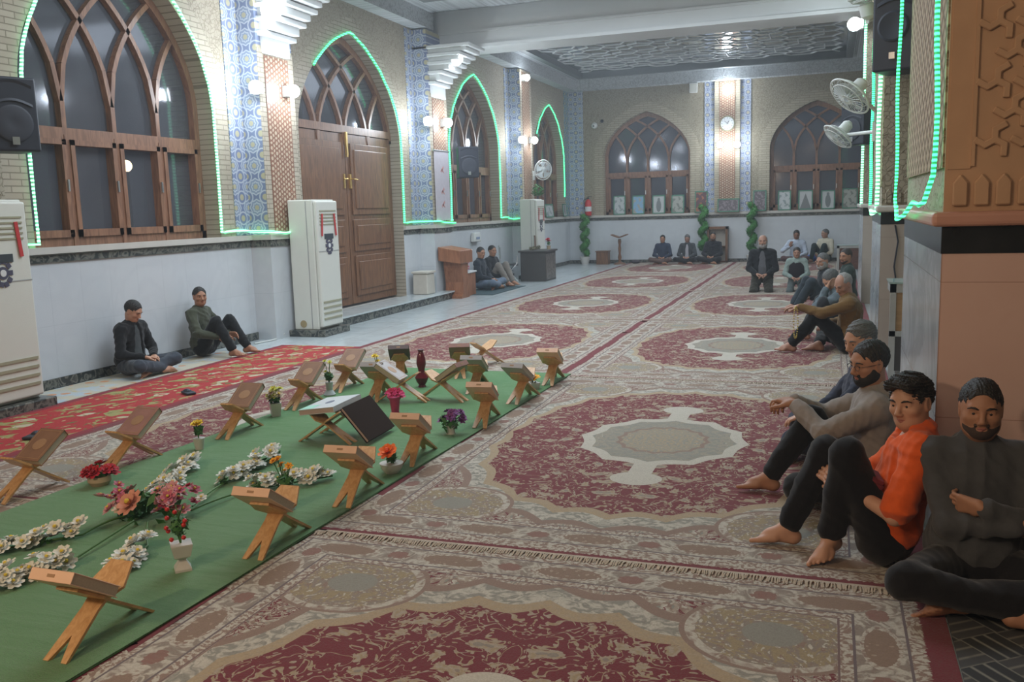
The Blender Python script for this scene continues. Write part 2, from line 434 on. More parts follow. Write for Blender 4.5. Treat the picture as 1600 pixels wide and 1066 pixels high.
M['blackm'] = mat('black_veined_marble', (.016, .017, .019), .2, var=.6, scale=9)
M['greenm'] = marble_tile('dark_green_black_marble', (.035, .042, .042), (.22, .22, .19), (.03, .03, .03), .45, .2, (1, 2), .25, 7, .8)
M['sill'] = mat('cream_marble_sill', (.50, .48, .44), .4, var=.1, scale=6)
M['pinksill'] = mat('pink_marble_ledge', (.50, .27, .21), .35, var=.1, scale=6)
M['reliefY'] = relief_mat('cream_arabesque_plaster_long', (.37, .325, .25), (.27, .23, .165), 19)
M['reliefX'] = relief_mat('cream_arabesque_plaster_end', (.34, .30, .22), (.245, .21, .145), 19, (0, 2))
M['brickY'] = brick_mat('cream_brick_long', (.42, .37, .29), (.36, .31, .24), (.22, .19, .14))
M['brickX'] = brick_mat('cream_brick_end', (.40, .35, .26), (.34, .30, .22), (.22, .19, .14), (0, 2))
M['blueY'] = star_tile('blue_rosette_tile_long', (.17, .21, .34), (.46, .50, .56), (.24, .29, .40), (.44, .40, .26), .27)
M['blueX'] = star_tile('blue_rosette_tile_end', (.17, .21, .34), (.46, .50, .56), (.24, .29, .40), (.44, .40, .26), .27, (0, 2))
M['tealY'] = star_tile('teal_rosette_tile_long', (.06, .16, .22), (.30, .40, .42), (.09, .20, .24), (.42, .40, .2), .27)
M['knotY'] = knot_panel('red_lattice_panel_long', (.46, .38, .27), (.20, .085, .05), (.33, .17, .11), .115)
M['knotX'] = knot_panel('red_lattice_panel_end', (.46, .38, .27), (.20, .085, .05), (.33, .17, .11), .115, (0, 2))
M['white'] = mat('white_plaster', (.60, .62, .62), .6, var=.05, scale=3)
M['frieze'] = relief_mat('carved_white_frieze', (.50, .53, .55), (.36, .38, .40), 14)
M['friezeX'] = relief_mat('carved_white_frieze_end', (.50, .53, .55), (.36, .38, .40), 14, (0, 2))
M['dkgrey'] = mat('dark_grey_cornice', (.10, .115, .12), .5)
M['mirror'] = mat('ceiling_mirror_glass', (.30, .33, .36), .12, .85, var=.25, scale=1.5)
M['orange_pl'] = mat('ochre_carved_plaster', (.48, .30, .185), .75, var=.18, scale=5, bmp=.2)
M['wood'] = wood('brown_window_wood', (.16, .075, .045), (.27, .135, .08), .4, 2)
M['doorwood'] = wood('carved_door_wood', (.12, .055, .028), (.215, .10, .048), .4, 2)
M['glass'] = glass_mat()
M['led'] = led_mat('green_led_rope', (.10, 1.0, .38), 3.2, 26)
M['ledW'] = led_mat('bright_green_led_rope', (.30, 1.0, .55), 3.4, 26)
M['ledB'] = led_mat('beaded_green_led_rope', (.06, 1.0, .36), 3.6, 42)
M['plastic'] = mat('white_plastic', (.62, .64, .62), .4, var=.04)
M['acwhite'] = mat('cream_air_conditioner_plastic', (.60, .61, .56), .4, var=.04)
M['black'] = mat('black_speaker_plastic', (.018, .022, .035), .5, var=.3)
M['darkmetal'] = mat('dark_steel', (.05, .05, .055), .4, .7)
M['steel'] = mat('brushed_steel', (.5, .52, .54), .3, .9)
M['brass'] = mat('polished_brass', (.75, .52, .18), .3, .9)
M['red'] = mat('red_enamel', (.50, .02, .02), .4)
M['bulb'] = mat('white_led_bulb', (.86, .93, 1.0), .4, emit=40)
M['frame_g'] = mat('green_picture_frame', (.06, .20, .13), .5)
M['paper'] = mat('white_paper', (.60, .62, .62), .7, var=.1)
# ================================================================ the room
W = -7.25; FAR = 25.7; CEIL = 5.22
def st(o): o['kind'] = 'structure'; return o
st(MB().box((-2.5, 11.5, -.1), (19, 34, .2)).build('floor', M['floor']))
def arch_z(s, a, zs, h):
    u = min(1, abs(s)/a); return zs+h*(.74*math.sqrt(max(0, 1-u*u))+.26*(1-u))
def arch_pts(a, z0, zs, h, n=26):
    P = [(a, z0), (a, z0+(zs-z0)*.5)]
    P += [(a*math.cos(PI/2*t), arch_z(a*math.cos(PI/2*t), a, zs, h)) for t in [i/n for i in range(n+1)]]
    P += [(-x, z) for x, z in reversed(P[:-1])]
    return P            # right bottom -> apex -> left bottom
# openings: centre along wall, half width, bottom, spring, rise
LWIN = [(8.10, 1.42, 1.38, 2.95, 1.62, 'w'), (13.06, 1.62, .12, 2.85, 1.60, 'd'), (18.30, 1.45, 1.38, 2.95, 1.50, 'w'), (23.75, 1.40, 1.38, 2.95, 1.45, 'w'), (2.7, 1.42, 1.38, 2.95, 1.62, 'w')]
FWIN = [(-4.98, 1.24, 1.38, 3.05, 1.22), (-.40, 1.20, 1.38, 3.05, 1.22)]
def wall_mesh(name, s0, s1, ops, mapf, mats, ztop, brickband=.28):
    """wall in (s,z) with arched openings; mapf(s,z,d) -> world"""
    g = MB(); cuts = {s0, s1}
    for (c, a, z0, zs, h, *_) in ops:
        n = 36
        for i in range(n+1): cuts.add(round(c-a*math.cos(PI*i/n), 5))
        cuts.add(c-a-brickband); cuts.add(c+a+brickband)
        for i in range(n+1): cuts.add(round(c-(a+brickband)*math.cos(PI*i/n), 5))
    cuts = sorted(k for k in cuts if s0-1e-6 <= k <= s1+1e-6)
    def quad(a, b, za0, za1, zb0, zb1, mi):
        g.cur = mi; n = g.vs([mapf(a, za0, 0), mapf(b, zb0, 0), mapf(b, zb1, 0), mapf(a, za1, 0)]); g.fs([[n, n+1, n+2, n+3]])
    for a, b in zip(cuts, cuts[1:]):
        mid = (a+b)/2; op = None; band = None
        for o in ops:
            if abs(mid-o[0]) < o[1]: op = o
            if abs(mid-o[0]) < o[1]+brickband: band = o
        def zz(o, s, add): return arch_z(s-o[0], o[1]+add, o[3], o[4]+add*1.0)
        if op:
            quad(a, b, zz(op, a, 0), zz(op, a, brickband), zz(op, b, 0), zz(op, b, brickband), 1)
            quad(a, b, zz(op, a, brickband), ztop, zz(op, b, brickband), ztop, 0)
            if op[2] > 0.01: quad(a, b, 0, op[2], 0, op[2], 2)
        elif band:
            quad(a, b, 0, 1.38, 0, 1.38, 2)
            quad(a, b, 1.38, zz(band, a, brickband), 1.38, zz(band, b, brickband), 1)
            quad(a, b, zz(band, a, brickband), ztop, zz(band, b, brickband), ztop, 0)
        else:
            quad(a, b, 0, 1.38, 0, 1.38, 2); quad(a, b, 1.38, ztop, 1.38, ztop, 0)
    for (c, a, z0, zs, h, *_) in ops:      # reveals, brick lined
        P = arch_pts(a, z0, zs, h); g.cur = 1
        for (p, q) in zip(P, P[1:]):
            n = g.vs([mapf(c+p[0], p[1], 0), mapf(c+q[0], q[1], 0), mapf(c+q[0], q[1], .62), mapf(c+p[0], p[1], .62)]); g.fs([[n, n+1, n+2, n+3]])
        g.cur = 3; n = g.vs([mapf(c-a, z0, 0), mapf(c+a, z0, 0), mapf(c+a, z0, .62), mapf(c-a, z0, .62)]); g.fs([[n, n+1, n+2, n+3]])
    return st(g.build(name, mats))
mapL = lambda s, z, d: (W-d, s, z)
mapF = lambda s, z, d: (s, FAR+d, z)
wall_mesh('wall_left', -5.5, FAR, LWIN, mapL, [M['reliefY'], M['brickY'], M['dadoY'], M['sill']], CEIL+.3)
wall_mesh('wall_back', W, 9.0, FWIN, mapF, [M['reliefX'], M['brickX'], M['dadoX'], M['sill']], CEIL+.3)
st(MB().box((6.6, 10, 2.7), (.2, 32, 5.5)).build('wall_right', mat('plain_cream_plaster', (.42, .38, .31), .8)))
st(MB().box((-.3, -5.5, 2.7), (14, .2, 5.5)).build('wall_front', MC['plain_cream_plaster']))
# sill, black band and skirting along both walls
def band(name, z0, z1, t, m, door=True):
    g = MB()
    segs = [(-5.4, 11.44), (14.68, FAR)] if door else [(-5.4, FAR)]
    for a, b in segs: g.bb((W, a, z0), (W+t, b, z1))
    st(g.build(name, m))
    st(MB().bb((W, FAR-t, z0), (6.5, FAR, z1)).build(name, m))
band('trim_1', 1.245, 1.315, .018, M['greenm']); band('trim_2', 1.33, 1.395, .05, M['sill']); band('baseboard_left', 0, .10, .02, M['greenm'])
# door step
o = st(MB().bb((W, 10.9, 0), (-6.72, 15.6, .12)).build('trim_3', M['greenm']))
st(bevel(MB().bb((W, 10.88, .12), (-6.69, 15.62, .145)).build('trim_4', M['floor']), .004))
# brass-less quiet parts: pilasters on the left wall
def pilaster_left(y, corbel, top=4.9):
    t = thing('pilaster', 'tiled wall pilaster', 'pilaster', (W, y, 0)); t['kind'] = 'structure'; del t['category']; t.name = 'trim_5'
    D, H = .30, .40
    MB().bb((0, -H, 0), (D, H, 1.24)).build('dado', M['dadoX'], t); MB().bb((0, -H-.01, 1.24), (D+.015, H+.01, 1.33)).build('black_band', M['greenm'], t)
    MB().bb((0, -H-.03, 1.33), (D+.04, H+.03, 1.40)).build('sill', M['sill'], t)
    MB().bb((0, -H, 1.40), (D-.012, H, top)).build('tile_side', M['blueX'], t)
    MB().bb((D-.012, -H, 1.40), (D, H, 3.78 if corbel else top)).build('brick_edge', M['brickY'], t)
    MB().bb((D, -H+.13, 1.44), (D+.008, H-.13, 3.70 if corbel else top-.05)).build('lattice_panel', M['knotY'], t)
    for s in (-1, 1): MB().bb((0, s*H, 1.40), (.012, s*(H+.30), top)).build('tile_strip', M['blueY'] if s < 0 else M['tealY'], t)
    if corbel:                      # stepped plaster corbel carrying the beam
        g = MB()
        steps = [(3.72, .34, .36), (4.0, .50, .37), (4.18, .68, .38), (4.34, .86, .39), (4.48, 1.04, .40)]
        z1 = 4.62
        for i, (z, d, hw) in enumerate(steps):
            zt = steps[i+1][0] if i < 4 else z1
            g.bb((0, -hw+.06, z), (d, hw-.06, zt+.002)); g.bb((0, -hw, zt-.07), (d+.08, hw, zt-.01))
        bevel(g.build('corbel', M['white'], t), .012)
    return t
pilaster_left(10.52, True); pilaster_left(15.75, True); pilaster_left(20.95, False); pilaster_left(5.45, True)
g = MB(); g.bb((W, 25.25, 1.40), (W+.012, FAR, 4.95)); st(g.build('trim_6', M['tealY']))
st(MB().bb((W, FAR-.012, 1.40), (W+.45, FAR, 4.95)).build('trim_6', M['blueX']))
# pilaster on the end wall
def pilaster_far(x):
    t = thing('trim_7', 'tiled pilaster', None, (x, FAR, 0)); t['kind'] = 'structure'
    MB().bb((-.62, -.02, 1.40), (.62, 0, 4.95)).build('tile_strip', M['blueX'], t)
    MB().bb((-.34, -.10, 1.40), (.34, 0, 4.95)).build('brick_edge', M['brickX'], t)
    MB().bb((-.21, -.112, 1.5), (.21, 0, 4.9)).build('lattice_panel', M['knotX'], t)
pilaster_far(-2.72)
# ---------------------------------------------------------------- windows (built flat in local x,z and turned into the wall)
def build_window(idx, a, z0, zs, h, loc, rz, door=False):
    t = thing('window_%d' % idx if not door else 'door_1', 'window', None, loc, rz); t['kind'] = 'structure'
    del t['label']
    # glazing
    P = arch_pts(a-.02, z0, zs, h)
    gl = MB(); n = gl.vs([(p[0], .03, p[1]) for p in P]); gl.fs([[n+i for i in range(len(P))]])
    gl.build('glass', M['glass'], t)
    fr = MB(); W_ = .085
    def ring(aa, w, zz0, y0, y1):
        A = arch_pts(aa, zz0, zs, h); B = arch_pts(aa-w, zz0, zs, h-w*1.15)
        for i in range(len(A)-1):
            n = fr.vs([(A[i][0], y0, A[i][1]), (A[i+1][0], y0, A[i+1][1]), (B[i+1][0], y0, B[i+1][1]), (B[i][0], y0, B[i][1]),
                       (A[i][0], y1, A[i][1]), (A[i+1][0], y1, A[i+1][1]), (B[i+1][0], y1, B[i+1][1]), (B[i][0], y1, B[i][1])])
            fr.fs([[n, n+1, n+2, n+3], [n+3, n+2, n+6, n+7], [n+4, n+7, n+6, n+5], [n, n+4, n+5, n+1]])
    ring(a, W_+.02, z0, -.05, .07)
    zt = 2.53 if not door else 2.98
    fr.bb((-a+.03, -.055, zt-.05), (a-.03, .06, zt+.07))
    nl = 4; ms = [(-1+2*i/nl)*(a-.05) for i in range(1, nl)]
    # tracery: arcs from every mullion, parallel to the main arch
    zt2 = zs-.1
    def inside(x, z): return z < arch_z(x, a, zs, h)-.03 and abs(x) < a-.03
    for mx in ms:
        fr.bb((mx-.03, -.045, zt), (mx+.03, .055, zt2+.02))
        for sgn in (-1, 1):
            pts = []
            for i in range(40):
                k = i/39*1.02; dx = 2*a*k*.98
                # same curve as the outer arch, shifted so that it starts at the mullion
                x = mx-sgn*dx
                s_ = a-dx
                z = arch_z(s_, a, zt2, h) if s_ > 0 else None
                if z is None or not inside(x, z): break
                pts.append((x, 0, z))
            if len(pts) > 1:
                for p, q in zip(pts, pts[1:]):
                    d = Vector((q[0]-p[0], 0, q[2]-p[2])); nn = Vector((-d.z, 0, d.x)).normalized()*.028
                    A = [Vector(p)+nn, Vector(p)-nn, Vector(q)-nn, Vector(q)+nn]
                    n = fr.vs([(v.x, -.04, v.z) for v in A]+[(v.x, .05, v.z) for v in A])
                    fr.fs([[n, n+1, n+2, n+3], [n+4, n+7, n+6, n+5], [n+1, n+5, n+6, n+2], [n, n+3, n+7, n+4]])
    if door: fr.build('tracery_frame', M['wood'], t)
    else:
        fr.bb((-a+.03, -.05, z0), (a-.03, .06, z0+.1)); fr.build('frame', M['wood'], t)
        xs = [-a+.08]+ms+[a-.08]
        for x0, x1 in zip(xs, xs[1:]):      # casements
            c = MB(); q = .055; u0_, u1_ = x0+.03, x1-.03; v0, v1 = z0+.1, zt-.05
            c.bb((u0_, -.075, v0), (u0_+q, .03, v1)); c.bb((u1_-q, -.075, v0), (u1_, .03, v1)); c.bb((u0_, -.075, v0), (u1_, .03, v0+q+.02)); c.bb((u0_, -.075, v1-q), (u1_, .03, v1))
            cs = c.build('casement', M['wood'], t)
            MB().bb((u1_-.04, -.095, 1.95), (u1_-.02, -.075, 2.07)).build('handle', M['steel'], cs)
        for mx in ms: MB().bb((mx-.03, -.06, z0), (mx+.03, .05, zt)).build('mullion', M['wood'], t)
    return t
k = 1
for (c, a, z0, zs, h, ty) in LWIN:
    if ty == 'w': build_window(k, a+.02, z0, zs, h, (W-.27, c, 0), PI/2); k += 1
for (c, a, z0, zs, h) in FWIN: build_window(k, a+.02, z0, zs, h, (c, FAR+.30, 0), 0); k += 1
c, a, z0, zs, h, _ = LWIN[1]
dr = build_window(0, a+.02, 2.9, zs, h, (W-.22, c, 0), PI/2, door=True)
for s in (-1, 1):       # two carved leaves
    lf = MB(); x0, x1 = (0.01, a-.02) if s > 0 else (-a+.02, -.01)
    lf.bb((x0, -.03, .16), (x1, .05, 2.92)); leaf = lf.build('door_leaf', M['doorwood'], dr)
    for (q0, q1) in ((.28, .95), (1.02, 1.55), (1.62, 2.78)):
        p = MB(); y_ = -.045
        p.bb((x0+.13, y_-.012, q0), (x1-.13, -.03, q1)); p.bb((x0+.22, y_-.03, q0+.1), (x1-.22, -.03, q1-.1)); bevel(p.build('raised_panel', M['doorwood'], leaf), .012)
    kx = .10*s
    hd = MB(); hd.bb((kx-.025, -.06, 2.05), (kx+.025, -.03, 2.28)); hd.tube([(kx, -.06, 2.20), (kx, -.12, 2.20), (kx+.12*s, -.12, 2.19)], .012); hd.build('handle', M['brass'], leaf, smooth=True)
MB().bb((-.02, -.08, 2.55), (.03, -.05, 2.95)).build('bolt', M['brass'], dr)
# ---------------------------------------------------------------- ceiling: frieze, beams, mirror coffers
st(MB().bb((W-.2, -5.5, CEIL+.30), (6.6, FAR+.3, CEIL+.5)).build('ceiling', M['white']))
def frieze_line(a, b, ax):
    g = MB()
    if ax == 'Y': g.bb((W, a, 4.93), (W+.30, b, CEIL+.02)); m_ = M['frieze']
    else: g.bb((a, FAR-.30, 4.93), (b, FAR, CEIL+.02)); m_ = M['friezeX']
    st(g.build('trim_8', m_))
frieze_line(5.8, 10.4, 'Y'); frieze_line(11.1, 15.7, 'Y'); frieze_line(16.4, FAR, 'Y'); frieze_line(W+.3, 6.5, 'X')
def coffer(x0, x1, y0, y1, n):
    t = thing('trim_%d' % n, 'coffer', None, ((x0+x1)/2, (y0+y1)/2, CEIL)); t['kind'] = 'structure'; del t['label']
    hx, hy = (x1-x0)/2, (y1-y0)/2
    MB().bb((-hx, -hy, .10), (hx, hy, .12)).build('mirror_panel', M['mirror'], t)
    e = MB(); q = .16
    for (a0, b0, a1, b1) in ((-hx-q, -hy-q, hx+q, -hy), (-hx-q, hy, hx+q, hy+q), (-hx-q, -hy, -hx, hy), (hx, -hy, hx+q, hy)): e.bb((a0, b0, -.06), (a1, b1, .14))
    e.build('dark_cornice', M['dkgrey'], t)
    # white geometric lattice: stars and hexagons
    g = MB(); s = 1.15; rows = int(2*hy/(s*.866))+2; cols = int(2*hx/s)+2
    def seg(p, q_):
        p = Vector(p); q_ = Vector(q_)
        for v in (p, q_):
            if abs(v.x) > hx+.01 or abs(v.y) > hy+.01: return
        d = (q_-p); L = d.length
        g.box(((p.x+q_.x)/2, (p.y+q_.y)/2, .09), (L, .024, .018), math.atan2(d.y, d.x))
    for r in range(rows):
        for c2 in range(cols):
            cx = -hx+c2*s+(s/2 if r % 2 else 0); cy = -hy+r*s*.866; R = s/math.sqrt(3)
            H = [(cx+R*math.cos(PI/6+i*PI/3), cy+R*math.sin(PI/6+i*PI/3)) for i in range(6)]
            r2 = R*.52
            K = [(cx+r2*math.cos(i*PI/3), cy+r2*math.sin(i*PI/3)) for i in range(6)]
            for i in range(6):
                seg((*K[i], 0), (*K[(i+1) % 6], 0))
                if i < 3: seg((*H[i], 0), (*H[(i+1) % 6], 0))
                seg((*K[i], 0), ((H[i][0]+H[i-1][0])/2, (H[i][1]+H[i-1][1])/2, 0))
    g.build('lattice', M['white'], t)
    # flat white surround up to the walls
    f = MB()
    for (a0, b0, a1, b1) in ((-hx-.9, -hy-1.2, hx+.9, -hy-q), (-hx-.9, hy+q, hx+.9, hy+1.2), (-hx-.9, -hy-q, -hx-q, hy+q), (hx+q, -hy-q, hx+.9, hy+q)): f.bb((a0, b0, 0), (a1, b1, .03))
    f.build('surround', M['friezeX'], t)
coffer(-6.55, .28, 17.7, 24.75, 9); coffer(-6.45, .28, 11.9, 14.4, 10); coffer(-6.45, .0, 6.4, 9.6, 11)
def beam(y, n):
    t = thing('trim_%d' % n, 'beam', None, (-3.4, y, 0)); t['kind'] = 'structure'; del t['label']
    MB().bb((-3.85, -.33, 4.62), (5, .33, 5.3)).build('beam_body', M['white'], t)
    MB().bb((-3.85, -.37, 4.88), (5, .37, 4.92)).build('moulding', M['white'], t); MB().bb((-3.85, -.38, 4.60), (5, .38, 4.66)).build('moulding', M['white'], t)
beam(16.3, 12); beam(10.9, 13); beam(5.6, 14)
# ---------------------------------------------------------------- arcade pillars on the right
X0 = .47
def pillar(y0, y1, n, near):
    t = thing('trim_%d' % n, 'pillar', None, (X0, y0, 0)); t['kind'] = 'structure'; del t['label']
    L = y1-y0; WX = 1.95
    front = M['pinkmarble'] if near else M['beigemarble']
    MB().bb((.0, .004, 0), (.01, L, 1.38)).build('side_marble', M['greymarble'], t)
    MB().bb((.0, 0, 0), (WX, .01, 1.38)).build('front_marble', front, t); MB().bb((.01, .01, 0), (WX, L, 5.3)).build('core', M['reliefY'], t)
    MB().bb((-.004, -.004, 1.37), (WX, L, 1.49)).build('black_band', M['blackm'], t)
    bevel(MB().bb((-.05, -.05, 1.49), (WX, L+.03, 1.555)).build('ledge', M['pinksill'] if near else M['sill'], t), .02, 3)
    o_ = M['orange_pl'] if near else M['reliefX']
    MB().bb((.0, .0, 1.55), (WX, .012, 5.2)).build('plaster_front', o_, t)
    MB().bb((-.004, .06, 1.75), (.012, L-.06, 5.2)).build('brick_side', M['brickside'], t)
    # small row of niches above the ledge
    g = MB(); w_ = .085; nn = int(WX/w_)
    for i in range(nn):
        x = .02+w_*i; P = [(x+.012, 1.58), (x+w_-.012, 1.58), (x+w_-.012, 1.68), (x+w_/2, 1.72), (x+.012, 1.68)]
        g.prism(P, 0, .022, Matrix(((1, 0, 0, 0), (0, 0, -1, 0), (0, 1, 0, 0), (0, 0, 0, 1))))
    bevel(g.build('niche_row', o_, t), .006, 1)
    if near:                      # interlocking three-armed relief
        g = MB(); s = .142
        def arm_poly(cx, cy, rot):
            # hooked arm of the triskele
            base = [(-.025, .092), (.068, .142), (.092, .098), (.025, .062), (.025, .0145)]
            c_, s_ = math.cos(rot), math.sin(rot)
            return [(cx+.56*(p[0]*c_-p[1]*s_), cy+.56*(p[0]*s_+p[1]*c_)) for p in base]
        MX = Matrix(((1, 0, 0, 0), (0, 0, -1, 0), (0, 1, 0, 0), (0, 0, 0, 1)))
        r = 0; z = 1.86
        while z < 4.6:
            x = .19+(s/2 if r % 2 else 0)
            while x < WX-.05:
                g.prism(sum([arm_poly(x, z, -k_*2*PI/3) for k_ in range(3)], []), 0, .016, MX)
                x += s
            z += s*.866; r += 1
        bevel(g.build('star_relief', o_, t), .004, 1)
        MB().bb((.01, -.006, 1.74), (.10, 0, 5.2)).build('flat_margin', o_, t)
        g = MB(); g.bb((.10, -.014, 1.75), (.115, 0, 5.2)); g.build('fillet', o_, t)
    return t
def brickside():
    m, nt, b = newmat('carved_brick_side'); c = coords(nt)
    d = ((c[1]*1.0+c[2]).frac()); p = ((c[1]*6+c[2]*9).frac()-.5).abs(); q = ((c[1]*6-c[2]*9).frac()-.5).abs()
    h = p.sstep(.05, .2)*q.sstep(.05, .2)
    setcol(nt, b, mix(nt, h, (.22, .15, .09), (.42, .32, .22))); bump(nt, b, h, .8, .02); b.inputs['Roughness'].default_value = .8
    return m
M['brickside'] = brickside()
pillar(4.43, 6.6, 15, True); pillar(9.69, 11.7, 16, False); pillar(15.04, 16.9, 17, False); pillar(-1.1, .9-.1, 18, True)
# ================================================================ rugs and mats
RUG = None
def make_rug(label, loc, group):
    global RUG
    if RUG: return dup(RUG, loc, 0, label, group)
    t = thing('persian_rug', label, 'rug', loc, 0, group)
    g = MB(); g.grid(lambda a, b: (-1.46+2.92*a, -2.2+4.4*b, .010+.0012*math.sin(a*9+b*23)+.001*math.sin(b*51)), 20, 60)
    g.bb((-1.46, -2.2, 0), (1.46, 2.2, .009)); g.build('woven_field', M['rug'], t, smooth=True)
    for s in (-1,):
        f = MB(); rd = random.Random(5)
        f.bb((-1.45, s*2.2-.008, .004), (1.45, s*2.2+.008, .014))
        x = -1.45
        while x < 1.45:
            l = .04+rd.random()*.03; dx = (rd.random()-.5)*.022; y0 = s*2.2; w_ = .003
            mx, my = x+dx*.5, y0+s*l*.5
            n = f.vs([(x-w_, y0, .013), (x+w_, y0, .013), (mx+w_, my, .018), (mx-w_, my, .018), (x+dx+w_, y0+s*l, .012), (x+dx-w_, y0+s*l, .012)])
            f.fs([[n, n+1, n+2, n+3], [n+3, n+2, n+4, n+5]]); x += .0075
        f.build('fringe', M['fringe'], t)
    RUG = t; return t
M['fringe'] = mat('cream_wool_fringe', (.42, .35, .27), .9, var=.3, scale=30)
ords = ['nearest', 'second', 'third', 'fourth', 'fifth', 'farthest']
for i, y in enumerate((1.69, 6.05, 10.43, 14.82, 19.22, 23.47)):
    r = make_rug('beige rug with red medallion, %s one of the right-hand row' % ords[i], (-1.0 if i > 1 else -1.07, y, .0008*i), 'persian rugs laid in two rows')
    l = make_rug('beige rug with red medallion, %s one of the left-hand row' % ords[i], (-3.93, y, .0008*i), 'persian rugs laid in two rows')
    if i < 2: r.scale = (1.04, 1, 1)
def mat_sheet(name, label, cat, m, x0, x1, y0, y1, z, th=.008, wave=.0):
    g = MB(); cx, cy = (x0+x1)/2, (y0+y1)/2
    f = lambda a, b: (x0-cx+(x1-x0)*a+wave*2*math.sin(b*19), y0-cy+(y1-y0)*b, th+wave*math.sin(b*37+a*3)*math.sin(a*7+1)+wave)
    g.grid(f, 16, 60); g.bb((x0-cx, y0-cy, 0), (x1-cx, y1-cy, th*.8))
    return tag(g.build(name, m, loc=(cx, cy, z), smooth=True), label, cat)
mat_sheet('turf_mat', 'long green artificial turf mat under the book stands', 'mat', M['turf'], -4.37, -2.47, -.6, 8.32, .0135, .008, .0015).rotation_euler = (0, 0, -.024)
mat_sheet('floor_runner', 'red floral runner rug alongside the left wall', 'rug', M['runner'], -6.56, -5.405, .8, 9.66, .001, .008, .002)
mat_sheet('floral_sheet', 'pale cream sheet with faint orange and blue flowers by the left wall', 'mat', M['pale'], -7.20, -6.60, 6.05, 9.1, .001, .004)
mat_sheet('woven_floor_mat', 'dark grey basket-weave floor mat in front of the salmon pillar', 'mat', M['weave'], .455, 2.9, 1.0, 4.38, .001, .006)
MBm = MB(); MBm.bb((-.40, -1.0, 0), (.40, 1.0, .008)); tag(MBm.build('floor_blanket', mat('dark_teal_cloth', (.03, .06, .07), .9), loc=(-6.55, 17.2, .001)), 'dark teal blanket on the marble floor under two seated men', 'blanket')
# ================================================================ green LED ropes
def rope(label, pts, m='led', r=.017):
    # rounded corners
    P = [Vector(p) for p in pts]
    g = MB(); g.tube(P, r, 8); o = g.build('led_rope', M[m], smooth=True)
    return tag(o, label, 'light rope', 'green light ropes around arches and pillars')
def arch_rope(c, a, zs, h, zl0, zl1, y_in=None, y_out=None, x=W+.025, yp=99):
    P = []
    rd = random.Random(int(c*10))
    A = arch_pts(a+.02, 1.42, zs, h+.05, 20)[::-1]; hA = len(A)//2; A = [p for i, p in enumerate(A) if i > hA or p[1] >= zl0-.01]; A = [(-a-.02, zl0)]+A if A[0][1] > zl0+.3 and zl0 < 2 else A
    for p in A: P.append((x+rd.uniform(-.004, .01), c+p[0], p[1]))
    P[0] = (P[0][0], P[0][1], max(zl0, P[0][2]) if zl0 > 2 else zl0); P[-1] = (x, c+a+.02, zl1)
    if y_in is not None: P = [(x+.03, y_in, zl0+.02)]+P
    if y_out is not None:
        n = 24
        for i in range(1, n+1):
            k_ = i/n; yy = c+a+k_*(y_out-c-a); on = 1 if yp-.03 < yy < yp+.87 else 0; P.append((x+.02+.33*on, yy, zl1-.012+.03*math.sin(k_*7)))
    return P
rope('green light rope framing the near left window', arch_rope(8.10, 1.38, 2.95, 1.62, 1.43, 1.45, 6.2, 10.85, yp=10.12), 'ledW')
rope('green light rope framing the tall wooden door arch', arch_rope(13.06, 1.60, 2.85, 1.58, 3.75, 1.45, None, 16.84, yp=15.35), 'led')
rope('green light rope framing the window right of the door', arch_rope(18.30, 1.43, 2.95, 1.50, 1.43, 1.45, None, 20.9, yp=20.55), 'led')
rope('green light rope framing the last arch of the left wall', arch_rope(23.75, 1.33, 2.95, 1.40, 3.5, 1.95), 'led')
vz = lambda x, y, z0, z1, j=0.0: [(x+j*math.sin(k*.9), y, z0+(z1-z0)*k/24) for k in range(25)]
rope('green light rope straight down the farthest pillar', vz(.44, 15.1, 1.52, 5.1), 'ledW', .02)
rope('beaded green light rope on the middle pillar, far corner', vz(.44, 11.72, 1.52, 5.1, .005), 'ledB', .017)
rope('beaded green light rope on the middle pillar, near corner', vz(.43, 9.80, 1.50, 5.1, .004)[::-1]+[(.40, 10.2, 1.47), (.42, 10.9, 1.50)], 'ledW', .02)
rope('beaded green light rope on the salmon pillar', vz(.40, 6.55, 1.62, 5.0, .006)[::-1]+[(.40, 6.45, 1.56), (.38, 6.1, 1.575), (.36, 5.7, 1.50), (.37, 5.3, 1.53), (.39, 5.0, 1.60), (.40, 4.8, 1.585), (.41, 4.66, 1.60)]+vz(.43, 4.50, 1.72, 5.0, .008), 'ledB', .011)
# ================================================================ lamps
def wall_lamp(label, loc, d, power, r=.07, name='wall_lamp', col=COOL):
    t = thing(name, label, 'lamp', loc)
    d = Vector(d).normalized()
    MB().box(tuple(-d*.05), (.12, .12, .14)).build('housing', M['plastic'], t)
    MB().ball(tuple(d*.03), r, 14, 8).build('bulb', M['bulb'], t, smooth=True)
    l = light('lamp_light', 'POINT', tuple(d*.16), power, col, .07); l.parent = t
    return t
for y, nm in ((10.06, 'first tiled pilaster'), (15.25, 'second tiled pilaster'), (20.5, 'third tiled pilaster')):
    pw = {10.06: 34, 15.25: 30, 20.5: 22}[y]
    wall_lamp('white lamp on the near side of the %s' % nm, (-6.88, y-.12, 3.25), (.5, -1, 0), pw, .085)
    wall_lamp('white lamp on the far side of the %s' % nm, (-6.84, y+.62, 3.28), (1, 0, 0), pw, .085)
wall_lamp('white lamp high beside the first plaster corbel', (-6.72, 10.12, 4.2), (1, -.5, .1), 40, .13)
wall_lamp('white lamp high beside the second plaster corbel', (-6.5, 15.62, 4.38), (.3, -1, .1), 40, .13)
wall_lamp('small round lamp at the top of the third pilaster', (-6.85, 20.7, 4.70), (1, -.4, 0), 8, .075)
wall_lamp('white lamp left of the red panel under the clock', (-2.90, 25.48, 3.22), (0, -1, 0), 26, .09)
